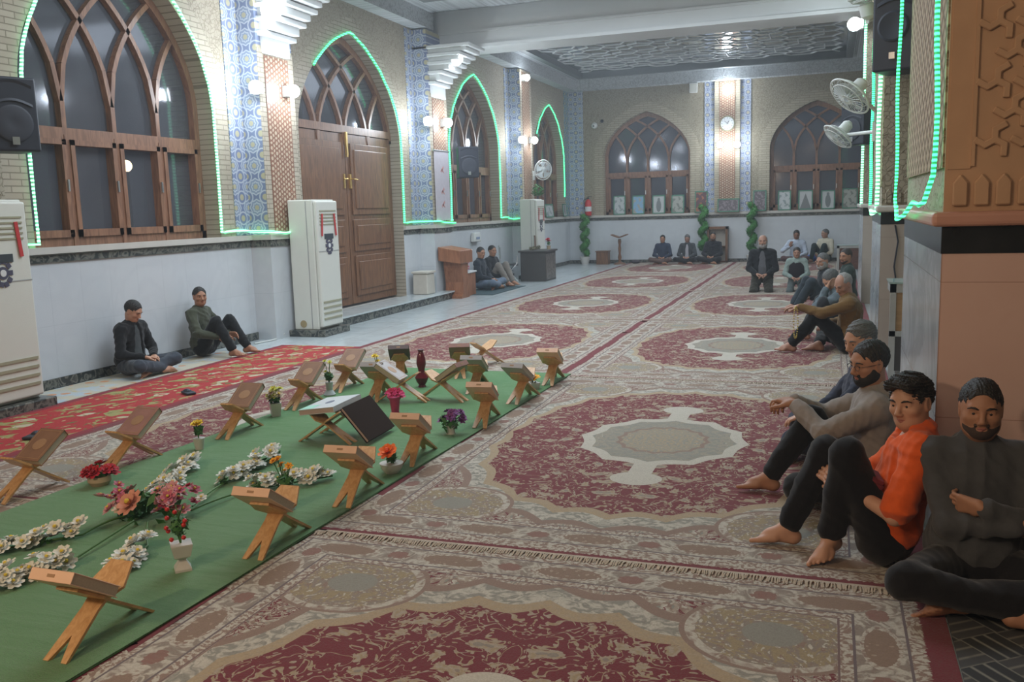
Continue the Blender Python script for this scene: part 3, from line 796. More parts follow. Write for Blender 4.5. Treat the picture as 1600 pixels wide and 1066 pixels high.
wall_lamp('white lamp right of the red panel under the clock', (-2.44, 25.48, 3.20), (0, -1, 0), 26, .09)
wall_lamp('white lamp high above the clock', (-2.71, 25.45, 4.69), (0, -1, 0), 30, .12)
wall_lamp('bright lamp high on the farthest right pillar', (.30, 14.9, 4.22), (-1, -.6, 0), 34, .10)
for i, (p, lb) in enumerate((((-10, 8.9, 2.35), 'warm lamp glowing outside the near window, left pane'), ((-10, 11.0, 2.45), 'warm lamp glowing outside the near window, right pane'), ((-9, 14.3, 4.15), 'warm lamp glowing outside above the wooden door'))):
    t = thing('outdoor_lamp', lb, 'lamp', p); MB().ball((0, 0, 0), .09, 12, 8).build('globe', mat('warm_glowing_globe', (1, .72, .35), .4, emit=14), t, smooth=True)
    MB().cyl((0, 0, -p[2]), (0, 0, -.07), .035).build('pole', M['darkmetal'], t)
# ================================================================ loudspeakers and fans
def speaker(label, loc, rz, w=.40, h=.62, d=.34):
    t = thing('loudspeaker', label, 'speaker', loc, rz, 'black wall loudspeakers')
    P = [(-w/2, 0), (w/2, 0), (w*.36, -d), (-w*.36, -d)][::-1]
    g = MB(); P = [(-w/2, 0), (-w*.36, -d), (w*.36, -d), (w/2, 0)]
    g.prism(P, -h/2, h/2); bevel(g.build('cabinet', M['black'], t), .02, 3)
    gr = MB(); gr.lathe([(w*.36, 0), (w*.38, .012), (w*.33, .02), (w*.10, .004)], (0, 0, -.08), 24, (0, 1, 0)); gr.build('woofer', mat('speaker_grille', (.03, .035, .05), .6), t, smooth=True)
    hn = MB(); hn.grid(lambda a, b: ((a-.5)*w*.8, .012-.03*math.sin(b*PI), h*.24+(b-.5)*h*.28+.05*math.sin(a*PI)), 10, 6); hn.build('horn', MC['speaker_grille'], t, smooth=True)
    MB().box((0, .022, -h*.36), (w*.14, .006, w*.16)).build('badge', M['steel'], t)
    b = MB(); b.bb((-.03, -d-.12, -.05), (.03, -d+.02, .05)); b.bb((-.08, -d-.14, -.12), (.08, -d-.11, .12)); b.build('bracket', M['darkmetal'], t)
    return t
speaker('black loudspeaker beside the near left window', (-6.74, 6.12, 2.58), math.radians(-115), .42, .64)
speaker('black loudspeaker right of the door, on the second pilaster', (-6.72, 16.62, 2.58), math.radians(-140), .42, .60)
speaker('black loudspeaker on the farthest right pillar, behind fans', (.27, 14.62, 2.74), math.radians(140), .42, .62, .3)
speaker('big black loudspeaker high on the middle right pillar', (.50, 9.20, 3.26), math.radians(165), .36, .95, .4)
def fan(label, loc, face, mount, r=.23, slats=26):
    """caged fan; face = direction the fan blows, mount = wall end of the arm"""
    t = thing('wall_fan', label, 'fan', loc, 0, 'white wall fans'); R = Vector((0, 0, 1)).rotation_difference(Vector(face).normalized()).to_matrix().to_4x4()
    g = MB(); g.T = R
    for (rr, z) in ((r, 0), (r*.8, .035), (r*.8, -.045), (r*.25, .05), (r*.3, -.06)): g.tube([(rr*math.cos(2*PI*k/28), rr*math.sin(2*PI*k/28), z) for k in range(28)], .005 if rr < r else .011, 5, True)
    for k in range(slats):
        a = 2*PI*k/slats; ca, sa = math.cos(a), math.sin(a)
        g.tube([(ca*.03, sa*.03, .055), (ca*r*.8, sa*r*.8, .035), (ca*r, sa*r, 0), (ca*r*.8, sa*r*.8, -.045), (ca*.06, sa*.06, -.065)], .0028, 4)
    g.build('cage', M['plastic'], t, smooth=True)
    b = MB(); b.T = R
    for k in range(5):
        a0 = 2*PI*k/5
        b.grid(lambda u_, v_: ((.04+u_*(r*.82-.04))*math.cos(a0+(v_-.5)*.95*(0.5+.6*u_)), (.04+u_*(r*.82-.04))*math.sin(a0+(v_-.5)*.95*(0.5+.6*u_)), (v_-.5)*.04), 6, 4)
    b.lathe([(.035, -.02), (.04, .02), (.02, .045)], (0, 0, 0), 14); b.build('blades', mat('pale_fan_blade', (.5, .55, .57), .3), t, smooth=True)
    m_ = MB(); m_.T = R; m_.lathe([(.05, -.07), (.075, -.09), (.07, -.20), (.03, -.24)], (0, 0, 0), 16); m_.build('motor', M['plastic'], t, smooth=True)
    e = R @ Vector((0, 0, -.16)); q = Vector(mount)-Vector(loc)
    a = MB(); a.tube([tuple(e), tuple(e+Vector((0, 0, -.10))), tuple(q)], .022, 8); a.box(tuple(q), (.05, .12, .22)); a.build('wall_arm', M['plastic'], t)
    return t
fan('white wall fan above the small one on the middle pillar', (.16, 10.45, 2.71), (-.55, -.35, -.62), (.45, 10.7, 2.55), .24)
fan('smaller white fan lower down on the farthest pillar', (.06, 12.5, 2.43), (-.5, -.2, -.6), (.46, 11.5, 2.40), .21)
fan('white fan high on the middle pillar, cut by the frame', (.28, 10.25, 3.68), (-.2, -.15, 1), (.46, 10.5, 3.55), .16)
fan('white wall fan above the far air conditioner', (-6.65, 21.25, 2.57), (.75, -.65, -.1), (-6.95, 21.4, 2.45), .24)
# ================================================================ floor-standing air conditioners
def air_con(label, loc, w=.58, d=.40, h=1.76, flag=None):
    """faces +X, width along Y"""
    t = thing('floor_air_conditioner', label, 'air conditioner', loc, 0, 'floor-standing air conditioners')
    bevel(MB().bb((-d-.06, -w/2-.06, 0), (.06, w/2+.06, .09)).build('pedestal', M['greenm'], t), .01)
    bevel(MB().bb((-d, -w/2, .09), (-.06, w/2, h)).build('body', M['acwhite'], t), .015, 3)
    bevel(MB().bb((-.06, -w/2+.012, .12), (0, w/2-.012, h-.02)).build('front_panel', M['acwhite'], t), .02, 3)
    MB().bb((-d*.35-.012, -w/2-.003, .10), (-d*.35, -w/2, h-.02)).build('side_seam', mat('grey_plastic_edge', (.30, .31, .31), .5), t)
    MB().bb((-.002, -w/2+.02, 1.14), (.003, w/2-.02, 1.15)).build('panel_gap', MC['grey_plastic_edge'], t)
    g = MB()
    for k in range(4): g.bb((0, -w/2+.05, .22+.075*k), (.010, w/2-.05, .245+.075*k))
    g.build('air_slots', mat('tan_slot_plastic', (.30, .29, .20), .5), t)
    lv = MB()
    for k in range(5): lv.bb((0, -w/2+.07, 1.50+.045*k), (.008, w/2-.07, 1.515+.045*k))
    lv.build('louvre', MC['tan_slot_plastic'], t)
    for s in (-1, 1): MB().box((.012, s*w*.30, 1.50), (.006, .035, .30), Matrix.Rotation(.1*s, 3, 'X')).build('red_ribbon', mat('red_ribbon_cloth', (.45, .03, .03), .7), t)
    dd = MB(); dd.bb((.0, -.11, 1.31), (.010, .11, 1.38)); dd.build('display', mat('dark_display', (.05, .06, .07), .2), t)
    e = MB()
    for k in range(10):
        a = 2*PI*k/10; e.box((.005, .075*math.cos(a), 1.22+.10*math.sin(a)), (.005, .042, .042), Matrix.Rotation(a, 3, 'X'))
    e.lathe([(.055, 0), (.055, .005)], (.002, 0, 1.22), 20, (1, 0, 0)); e.build('emblem', mat('dark_emblem_ink', (.06, .06, .10), .6), t)
    MB().lathe([(.03, 0), (.03, .006)], (.004, 0, 1.22), 16, (1, 0, 0)).build('emblem_centre', M['paper'], t)
    MB().lathe([(.05, 0), (.05, .004)], (-d*.68, -w/2-.001, .17), 18, (0, -1, 0)).build('maker_badge', mat('tan_badge', (.32, .25, .13), .5), t)
    return t
air_con('cream floor-standing air conditioner at the left edge, nearest the camera', (-6.60, 5.72, 0), .62, .42, 1.84)
air_con('white floor-standing air conditioner left of the wooden door', (-6.45, 10.76, 0), .56, .44, 1.84)
air_con('white air conditioner behind the dark desk by the far corner', (-6.45, 20.35, 0), .6, .42, 1.86)
tag(MB().tube([(-7.2, 10.2, .5), (-7.12, 10.25, .3), (-6.95, 10.3, .05), (-6.98, 10.4, .012), (-6.95, 10.0, .012), (-7.0, 9.7, .012)], .010, 6).build('power_cord', M['plastic'], smooth=True), 'white power cord by the foot of the door-side air conditioner', 'cord')
# ================================================================ door side furniture
t = thing('waste_bin', 'cream bin standing on the marble step', 'bin', (-7.02, 14.95, .145)); bevel(MB().box((0, 0, .19), (.30, .34, .38), taper=.96).build('body', mat('cream_bin_plastic', (.52, .49, .43), .6), t), .02); bevel(MB().box((0, 0, .40), (.33, .37, .04)).build('lid', MC['cream_bin_plastic'], t), .01)
M['redwood'] = wood('reddish_lectern_wood', (.22, .085, .04), (.34, .14, .07), .4, 2)
t = thing('lectern', 'reddish wooden lectern with wide box top near the step', 'lectern', (-6.70, 15.72, 0))
g = MB(); g.prism([(-.22, .72), (.22, .66), (.22, .90), (-.22, .98)], -.32, .32, Matrix(((1, 0, 0, 0), (0, 0, 1, 0), (0, 1, 0, 0), (0, 0, 0, 1)))); bevel(g.build('box_top', M['redwood'], t), .01)
g = MB(); pr = [(.20, 0), (.20, .04), (.12, .08), (.10, .30), (.17, .62), (.17, .70)]
for a, b in zip(pr, pr[1:]): g.prism([(-a[0], a[1]), (a[0], a[1]), (b[0], b[1]), (-b[0], b[1])], -.18, .18, Matrix(((0, 0, 1, 0), (1, 0, 0, 0), (0, 1, 0, 0), (0, 0, 0, 1))))
g.build('waisted_pedestal', M['redwood'], t)
t = thing('wooden_chest', 'low wooden chest with flowered cloth beside the lectern', 'chest', (-6.62, 15.85, 0)); t.location.y = 16.20; t.location.x = -6.78
bevel(MB().box((0, 0, .22), (.40, .42, .44)).build('body', M['redwood'], t), .01); bevel(MB().box((0, 0, .455), (.44, .46, .03)).build('top', M['white'], t), .006)
g = MB(); g.box((0, -.04, .58), (.28, .28, .20)); bevel(g.build('flowered_bundle', None or star_tile('pink_flowered_cloth', (.50, .40, .42), (.45, .08, .12), (.48, .42, .5), (.15, .15, .5), .12, (0, 2), .8), t), .05, 4)
t = thing('folding_chair', 'grey metal framed chair behind the seated pair', 'chair', (-6.80, 19.0, 0), math.radians(-70))
MB().box((0, 0, .42), (.42, .40, .04)).build('seat', mat('dark_vinyl', (.04, .045, .05), .5), t); bevel(MB().box((0, -.20, .68), (.40, .03, .26)).build('backrest', mat('grey_chair_plastic', (.22, .23, .23), .5), t), .01)
for sx in (-1, 1):
    MB().tube([(sx*.20, -.22, .84), (sx*.20, -.20, .45), (sx*.20, .20, .02)], .013).build('leg', M['steel'], t, smooth=True); MB().tube([(sx*.20, .18, .60), (sx*.20, .18, .45), (sx*.20, -.22, .02)], .013).build('leg', M['steel'], t, smooth=True)
# desk
t = thing('desk', 'dark grey desk with wreath and flower by the marble aisle', 'desk', (-6.35, 19.75, 0))
bevel(MB().bb((-.30, -.40, 0), (.30, .40, .66)).build('body', mat('dark_grey_laminate', (.055, .052, .05), .5), t), .008)
bevel(MB().bb((-.34, -.44, .66), (.34, .44, .70)).build('top', MC['dark_grey_laminate'], t), .006)
MB().bb((.30, -.36, .04), (.306, .36, .62)).build('side_panel', marble_tile('brown_veined_panel', (.16, .14, .125), (.05, .045, .04), (.16, .14, .12), 9, 9, (1, 2), .3, 4, 1.0, 0), t)
def leafball(mb, c, r, n, rd, ls=.04):
    for _ in range(n):
        d = Vector((rd.gauss(0, 1), rd.gauss(0, 1), rd.gauss(0, 1))).normalized(); p = Vector(c)+d*r*rd.uniform(.6, 1)
        a = d.orthogonal().normalized(); a = Matrix.Rotation(rd.uniform(0, 6.28), 3, d) @ a; b = d.cross(a)
        k_ = mb.vs([p-a*ls*.4, p+b*ls+d*ls*.4, p+a*ls*.4, p-b*ls]); mb.fs([[k_, k_+1, k_+2, k_+3]])
g = MB(); rd = random.Random(3)
for k in range(14): leafball(g, (0, -.55*.6+.05*k, .0), .04, 12, rd, .03)
tag(g.build('leaf_garland', mat('dry_leaf_garland', (.20, .19, .12), .8, var=.5, scale=20), loc=(-6.42, 19.75, .745)), 'dry leaf garland lying along the dark desk', 'garland')
t = thing('framed_certificate', 'small wooden frame standing on the dark desk', 'picture frame', (-6.55, 20.08, .70), math.radians(-60)); MB().box((0, 0, .16), (.24, .02, .32)).build('frame', M['wood'], t); MB().box((0, -.012, .16), (.19, .004, .27)).build('print', M['paper'], t)
# flower helper ---------------------------------------------------
def petals(mb, c, r, n, up=(0, 0, 1), tilt=.5, rot=0, cup=.3, layers=1):
    up = Vector(up).normalized(); a = up.orthogonal().normalized(); b = up.cross(a); c = Vector(c)
    for L in range(layers):
        rr = r*(1-.28*L); tl = tilt+.45*L
        for k in range(n):
            t_ = rot+2*PI*(k+.5*L)/n; d = a*math.cos(t_)+b*math.sin(t_); s = up.cross(d)
            o = d*math.cos(tl)+up*math.sin(tl)
            p1 = c+o*rr*.5; tip = c+o*rr+up*rr*cup*.2; w_ = rr*.34
            k0 = mb.vs([c, p1+s*w_+up*rr*.06, p1-s*w_+up*rr*.06, tip+s*w_*.55, tip-s*w_*.55, p1-up*rr*.03+o*.0])
            mb.fs([[k0, k0+5, k0+1], [k0, k0+2, k0+5], [k0+1, k0+5, k0+3], [k0+5, k0+4, k0+3], [k0+5, k0+2, k0+4]])
def bloom_mesh(m1, m2, seed, r=.035, layers=3, n=6):
    g = MB(); rd = random.Random(seed)
    petals(g, (0, 0, 0), r, n, (0, 0, 1), .15, rd.random(), layers=layers)
    g.cur = 1; g.ball((0, 0, r*.35), r*.2, 8, 5)
    o = g.build('blossom', [m1, m2], smooth=False); me = o.data; bpy.data.objects.remove(o); return me
mw = mat('white_silk_petal', (.70, .70, .64), .7, var=.08, scale=40); my = mat('yellow_flower_centre', (.65, .48, .05), .7)
mg = mat('green_plastic_stem', (.07, .16, .035), .6, var=.3, scale=30); mlf = mat('green_leaf', (.04, .14, .03), .6, var=.4, scale=30)
def pm(n, c): return mat(n+'_petal', c, .7, var=.2, scale=40)
BL = {'w': bloom_mesh(mw, my, 1, .036, 3, 7), 'lpink': bloom_mesh(pm('light_pink', (.62, .30, .33)), my, 13, .042, 4, 7), 'pink': bloom_mesh(pm('pink', (.52, .13, .19)), my, 2, .04), 'red': bloom_mesh(pm('red', (.45, .015, .03)), pm('dark_red', (.25, .01, .02)), 3, .045, 4, 7),
      'peach': bloom_mesh(pm('peach', (.62, .28, .20)), my, 4, .075, 4, 8), 'crim': bloom_mesh(pm('crimson', (.40, .03, .07)), pm('deep_red', (.3, .02, .03)), 5, .035), 'or': bloom_mesh(pm('orange', (.85, .17, .02)), pm('deep_orange', (.8, .1, .02)), 6, .05, 4, 7),
      'pur': bloom_mesh(pm('purple', (.20, .05, .20)), pm('dark_purple', (.1, .02, .1)), 7, .038), 'yel': bloom_mesh(pm('yellow', (.75, .55, .03)), my, 8, .036, 3), 'mag': bloom_mesh(pm('magenta', (.62, .04, .16)), pm('magenta_core', (.5, .02, .1)), 9, .05, 4, 7), 'cream': bloom_mesh(pm('cream', (.62, .50, .38)), my, 10, .04),
      'gold': bloom_mesh(pm('gold', (.80, .38, .01)), pm('dark_gold', (.6, .2, .01)), 11, .05, 4, 7), 'ygr': bloom_mesh(pm('lime_yellow', (.52, .52, .08)), my, 12, .035, 3)}
def blossom(parent, key, loc, up, rot=0, sc=1.0, name='blossom'):
    o = bpy.data.objects.new(name, BL[key]); C.objects.link(o); o.parent = parent; o.location = loc
    q = Vector((0, 0, 1)).rotation_difference(Vector(up).normalized()); o.rotation_mode = 'QUATERNION'
    from mathutils import Quaternion
    o.rotation_quaternion = q @ Quaternion((0, 0, 1), rot); o.scale = (sc,)*3; return o
def spray(label, stem0, a, b, seed, n=15):
    n = int(n*1.35)
    """flower spray lying on the turf: bare stem from stem0 to a, blossoms from a to b"""
    rd = random.Random(seed); base = Vector((*a, .0215)); t = thing('flower_spray', label, 'artificial flowers', base, 0, 'white flower sprays fanned around the bouquet')
    A = Vector((0, 0, .012)); B = Vector((b[0]-a[0], b[1]-a[1], .025)); S0 = Vector((stem0[0]-a[0], stem0[1]-a[1], .03))
    g = MB(); mid = (S0+A)/2+Vector((rd.uniform(-.03, .03), rd.uniform(-.03, .03), .015))
    pts = [(1-k)**2*S0+2*k*(1-k)*mid+k*k*A for k in [i/8 for i in range(9)]]+[A.lerp(B, k) for k in (.3, .6, 1)]
    g.tube(pts, .0055, 6); g.build('stem', mg, t, smooth=True)
    d = (B-A).normalized(); s = Vector((-d.y, d.x, 0))
    for i in range(n):
        k = (i+.5)/n; off = s*rd.uniform(-.05, .05)*(1 if k < .85 else .5); z = rd.uniform(.02, .085)
        p = A.lerp(B, k)+off; p.z = z
        blossom(t, 'w', p, (off.x*14+rd.uniform(-.4, .4), off.y*14+rd.uniform(-.6, .1), 1), rd.uniform(0, 6), rd.uniform(1.1, 1.5))
    l = MB()
    for i in range(5): leafball(l, A.lerp(B, rd.random())+Vector((0, 0, .01)), .02, 3, rd, .03)
    l.build('leaves', mlf, t); return t
cx, cy = -3.42, 3.76
sp = [('white flower spray pointing to the upper left, behind the bouquet', (-3.47, 3.95), (-3.66, 4.02), (-3.93, 4.72), 11, 18),
      ('white flower spray on a long stem pointing to the grey shirt side, top of the fan', (-3.30, 3.90), (-3.44, 4.35), (-3.45, 4.96), 12, 18),
      ('white flower spray reaching behind the second wooden stand', (-3.26, 3.84), (-3.20, 4.28), (-2.84, 4.62), 13, 18),
      ('white flower spray running to the left edge, upper one', (-3.55, 3.68), (-3.60, 3.42), (-3.92, 3.0), 14, 18),
      ('white flower spray running to the left edge, lower one', (-3.45, 3.62), (-3.36, 3.08), (-3.50, 2.64), 15, 18),
      ('short white flower spray beside the nearest wooden stand', (-3.36, 3.62), (-3.15, 3.38), (-3.02, 2.98), 16, 15)]
sp[1] = ('white flower spray between the bouquet and the large white book',)+sp[1][1:]
for q in sp: spray(*q)
t = thing('flower_bouquet', 'mixed pink, red and peach bouquet at the centre of the flower fan', 'artificial flowers', (cx, cy, .0215)); rd = random.Random(4)
for i in range(18): blossom(t, rd.choice(['pink', 'lpink', 'lpink', 'crim', 'cream']), (-.19+rd.uniform(-.09, .09), -.02+rd.uniform(-.12, .12), rd.uniform(.05, .17)), (rd.uniform(-1, .6), rd.uniform(-1, .5), 1), rd.random()*6, rd.uniform(.8, 1.2))
for i in range(24): blossom(t, rd.choice(['crim', 'pink', 'lpink', 'pink', 'crim', 'lpink']), (.08+rd.uniform(-.12, .12), rd.uniform(-.14, .14), rd.uniform(.05, .17)), (rd.uniform(-.6, 1), rd.uniform(-1, .5), 1), rd.random()*6, rd.uniform(.7, 1.1))
blossom(t, 'peach', (-.05, -.13, .12), (-.2, -.9, .9), 0, 1.05); blossom(t, 'or', (-.02, .14, .10), (0, -.3, 1), 1, .7); blossom(t, 'w', (.20, .12, .09), (.3, -.3, 1), 1, .9)
l = MB(); leafball(l, (0, 0, .05), .14, 70, rd, .045); leafball(l, (-.15, 0, .04), .10, 40, rd, .045); l.build('leaves', mlf, t)
# potted flowers --------------------------------------------------
def pot_flowers(label, loc, kind, prof, key, n, spread, h0, h1, potm, leaf=30, cat='potted flowers', seed=1, sc=1.0, name='flower_pot', ls=.035):
    t = thing(name, label, cat, (loc[0], loc[1], .0215)); rd = random.Random(seed)
    MB().lathe(prof, (0, 0, 0), kind).build('pot', potm, t, smooth=kind > 8)
    st_ = MB(); zt = prof[-1][1]
    for i in range(n):
        d = Vector((rd.uniform(-1, 1), rd.uniform(-1, 1), 0)); d = d/max(1, d.length)*spread; z = rd.uniform(h0, h1)
        p = Vector((d.x, d.y, z)); st_.tube([(0, 0, zt-.02), (d.x*.4, d.y*.4, (zt+z)/2), tuple(p)], .003, 4)
        k_ = key if isinstance(key, str) else rd.choice(key)
        blossom(t, k_, p, (d.x*9, d.y*9-.4, 1), rd.random()*6, sc*rd.uniform(.8, 1.15))
    leafball(st_, (0, 0, (zt+h0)/2+.01), max(.03, spread*.7), leaf, rd, ls); st_.build('stems_and_leaves', mlf, t)
    return t
pw = mat('white_ceramic_pot', (.55, .53, .50), .35); pt = mat('tan_clay_pot', (.42, .32, .22), .6); pg = mat('clear_glass_vase', (.45, .50, .52), .08)
pot_flowers('red flowers in a low brown basket on the turf edge', (-4.21, 4.17), 16, [(.05, 0), (.07, .03), (.065, .06)], 'red', 9, .07, .07, .12, pt, 40, seed=2, sc=1.1)
pot_flowers('single yellow flower in a small white pot by the turf edge', (-4.16, 5.04), 14, [(.028, 0), (.04, .07), (.042, .08)], ['yel'], 3, .03, .17, .20, pw, 26, seed=3, sc=1.25)
pot_flowers('yellow and white flowers in a square white pot', (-4.22, 6.06), 4, [(.045, 0), (.06, .10), (.062, .11)], ['ygr', 'cream'], 12, .055, .15, .23, pw, 30, seed=4)
pot_flowers('tall leafy sprig in a clear glass vase', (-4.22, 6.9), 14, [(.05, 0), (.055, .01), (.03, .05), (.035, .12)], ['ygr'], 5, .03, .20, .33, pg, 60, seed=5, sc=.6)
pot_flowers('purple flowers in a narrow white pot', (-2.58, 5.84), 14, [(.035, 0), (.03, .03), (.045, .07)], 'pur', 15, .11, .09, .17, pw, 45, seed=6)
pot_flowers('orange rose in a ribbed white bowl', (-2.55, 4.84), 18, [(.04, 0), (.065, .03), (.075, .065)], 'or', 2, .03, .12, .15, pw, 34, seed=7, sc=1.3)
pot_flowers('yellow flowers in a clear glass behind the second stand', (-2.80, 4.06), 12, [(.05, 0), (.045, .08), (.05, .10)], ['gold'], 7, .06, .19, .30, pg, 44, seed=8, sc=.5)
pot_flowers('yellow gourd-like rose in a white bowl near the far corner', (-2.50, 7.52), 4, [(.06, 0), (.075, .06)], 'gold', 3, .035, .09, .12, pw, 6, seed=9, sc=1.3)
pot_flowers('small green sprig on a flat base in the middle of the turf', (-3.0, 7.5), 10, [(.03, 0), (.03, .012)], 'ygr', 2, .03, .07, .1, mlf, 40, seed=10, sc=.4)
pot_flowers('yellow flower in a white pot behind a book stand', (-4.12, 7.62), 14, [(.035, 0), (.05, .08)], 'yel', 3, .04, .18, .26, pw, 26, seed=12, sc=.9)
pot_flowers('red flower in a small pot on the dark desk', (-6.16, 19.98), 12, [(.04, 0), (.05, .08)], 'red', 4, .05, .17, .24, pt, 20, seed=14, sc=1.4).location.z = .70
t = thing('flower_urn', 'white pedestal urn of red berry sprigs on the turf', 'potted flowers', (-2.79, 3.20, .0215))
g = MB(); g.lathe([(.052, 0), (.052, .012), (.025, .045), (.022, .055), (.05, .07), (.066, .125), (.066, .13), (.055, .13)], (0, 0, 0), 4); g.build('urn', pw, t)
g = MB(); rd = random.Random(9)
for k in range(5): g.tube([(0, 0, .12), (rd.uniform(-.02, .02), rd.uniform(-.02, .02), .2), (rd.uniform(-.05, .05), rd.uniform(-.04, .04), .30)], .003, 4)
leafball(g, (0, 0, .21), .045, 60, rd, .022); g.build('stems_and_leaves', mlf, t)
for k in range(9):
    MB().ball((rd.uniform(-.05, .055), rd.uniform(-.06, 0), .15+.019*k), .011, 8, 6).build('berry', M['red'], t, smooth=True)
t = thing('glass_vase', 'dark red glass vase with tall neck on the turf', 'vase', (-3.55, 7.42, .0215)); ruby = mat('ruby_glass', (.12, .005, .012), .08)
MB().lathe([(.04, 0), (.03, .02), (.05, .05), (.065, .09), (.04, .13), (.03, .15), (.032, .17), (.045, .22), (.04, .27), (.022, .33), (.03, .35)], (0, 0, 0), 20).build('bowl', ruby, t, smooth=True)
t = thing('flower_vase', 'bright pink flowers in a pink wrapped vase behind the large book', 'potted flowers', (-3.22, 6.22, .0215)); MB().lathe([(.045, 0), (.03, .05), (.04, .14), (.06, .17)], (0, 0, 0), 12).build('wrapped_vase', pm('pink_wrap', (.45, .04, .12)), t, smooth=True)
for k in range(7): blossom(t, 'mag', (.05*math.cos(k*2.4), .05*math.sin(k*2.4), .19+.01*(k % 3)), (math.cos(k*2.4), math.sin(k*2.4)-.3, 1), k, .9)
# ================================================================ wooden book stands and books
BETA = math.radians(34); HZ = .154
M['rehal'] = wood('pale_stand_wood', (.46, .25, .10), (.60, .36, .17), .4, 1, 2)
def board_mesh(flip, sc=1.0):
    """slotted board: upper plate, narrow neck, two prongs. local v axis along the board"""
    U = [(-.052, .17), (-.085, .06), (-.045, .0), (-.04, -.05), (-.055, -.275), (-.03, -.275), (0, -.165), (.03, -.275), (.055, -.275), (.04, -.05), (.045, .0), (.085, .06), (.052, .17)]
    U = [(x*sc, y*sc) for x, y in U]
    a = BETA if not flip else PI-BETA
    Mx = Matrix(((1, 0, 0, 0), (0, math.cos(a), -math.sin(a), 0), (0, math.sin(a), math.cos(a), 0), (0, 0, 0, 1)))
    g = MB()
    pieces = [[U[0], U[1], U[11], U[12]], [U[1], U[2], U[10], U[11]], [U[2], U[3], U[9], U[10]], [U[3], U[4], U[5], U[6]], [U[9], U[6], U[7], U[8]], [U[3], U[6], U[9]]]
    for p in pieces: g.prism(p, -.006, .006, Matrix.Translation((0, 0, HZ*sc)) @ Mx)
    o = g.build('board', M['rehal']); me = o.data; bpy.data.objects.remove(o); return me
BM = (board_mesh(False), board_mesh(True))
def stand(label, x, y, rz=0, sc=1.0, tilt=0):
    t = thing('book_stand', label, 'book stand', (x, y, .0215), rz, 'folding wooden book stands')
    for me in BM:
        o = bpy.data.objects.new('folding_board', me); C.objects.link(o); o.parent = t
    t.scale = (sc,)*3
    return t
def book(label, st_, on, cov, w=.20, l=.255, th=.045, v0=.012, med=True, name='book', name_page='page_block', spine_out=True):
    """book lying on one arm of a stand. on='B' arm rising towards the camera, 'A' arm rising away"""
    sgn = -1 if on == 'B' else 1
    t = thing(name, label, 'book', (0, 0, 0)); ang = -BETA if sgn < 0 else BETA
    Rm = RZ(st_.rotation_euler[2]); loc = st_.location
    b = BETA; vc = v0+l/2
    # centre of book underside on the arm, offset along the arm's upper normal
    up = Vector((0, sgn*math.cos(b), math.sin(b))); nrm = Vector((0, -sgn*math.sin(b), math.cos(b)))
    ctr = Vector((0, 0, HZ))+up*vc+nrm*.0075
    t.location = loc+(Rm @ (ctr*st_.scale[0])); t.rotation_euler = (ang if sgn < 0 else ang, 0, st_.rotation_euler[2])
    t.scale = st_.scale
    c = MB(); se = sgn            # spine sits at the raised end
    c.bb((-w/2, -l/2, 0), (w/2, l/2, .004)); c.bb((-w/2, -l/2, th-.004), (w/2, l/2, th)); y0, y1 = (se*l/2, se*(l/2-.005))
    c.bb((-w/2, min(y0, y1), 0), (w/2, max(y0, y1), th)); bevel(c.build('cover', cov, t), .003)
    MB().bb((-w/2+.005, -l/2+.006, .004), (w/2-.005, l/2-.006, th-.004)).build('page_block', mat('cream_page_edges', (.47, .40, .31), .8, var=.15, scale=120), t)
    if med:
        g = MB(); g.lathe([(.045, 0), (.045, .0012), (.03, .0016)], (0, 0, th), 14); 
        for s in (-1, 1):
            g.bb((-w/2+.015, s*(l/2-.018)-.002, th), (w/2-.015, s*(l/2-.018)+.002, th+.001)); g.bb((s*(w/2-.016)-.002, -l/2+.018, th), (s*(w/2-.016)+.002, l/2-.018, th+.001))
        g.build('gilt_medallion', mat('worn_gilt', (.33, .19, .10), .5), t)
        yy = se*(l/2+.0005); g = MB(); g.box((0, yy, th/2), (.035, .0015, .012)); g.build('spine_mark', MC['worn_gilt'], t)
    return t
tan = mat('tan_book_cover', (.72, .47, .33), .45, var=.1); brn = mat('brown_book_cover', (.22, .115, .065), .5, var=.25, scale=14); rbr = mat('reddish_brown_book_cover', (.30, .15, .12), .35, var=.25); dkb = mat('dark_book_cover', (.10, .06, .055), .5); gry = mat('grey_book_cover', (.36, .33, .32), .5)
SB = [(-2.66, 2.57, 0, 'B', tan, 'nearest the camera at the lower left'), (-2.55, 3.61, .04, 'B', tan, 'second from the camera along the turf edge'), (-2.53, 4.39, .06, 'B', tan, 'beside the ribbed bowl with the orange rose'), (-2.54, 5.20, .08, 'B', tan, 'in front of the purple flowers'),
      (-2.46, 6.26, .12, 'B', tan, 'behind the purple flowers'), (-2.44, 7.08, -.12, 'B', gry, 'next to the yellow rose bowl'), (-2.42, 7.90, .04, 'B', tan, 'at the far right corner of the turf'),
      (-4.52, 3.95, -.05, 'A', brn, 'at the left edge of the picture'), (-4.38, 4.62, -.06, 'A', rbr, 'behind the red flower basket'), (-4.17, 5.52, .02, 'A', brn, 'beyond the single yellow flower'), (-4.22, 6.48, 0, 'A', brn, 'left of the glass vase sprig'), (-4.22, 7.22, .02, 'A', brn, 'right of the glass vase sprig'),
      (-3.72, 6.92, .15, 'B', gry, 'with narrow legs left of the red vase'), (-3.44, 6.80, PI/2+.1, 'A', gry, 'turned sideways just left of the red vase'), (-3.12, 6.92, PI/2-.15, 'B', rbr, 'turned sideways just right of the red vase'), (-2.98, 7.40, .1, 'B', gry, 'facing the camera behind the sideways one'),
      (-3.98, 7.85, .4, 'B', dkb, 'with a dark book at the back left'), (-3.42, 8.05, .35, 'B', rbr, 'with a reddish book at the back')]
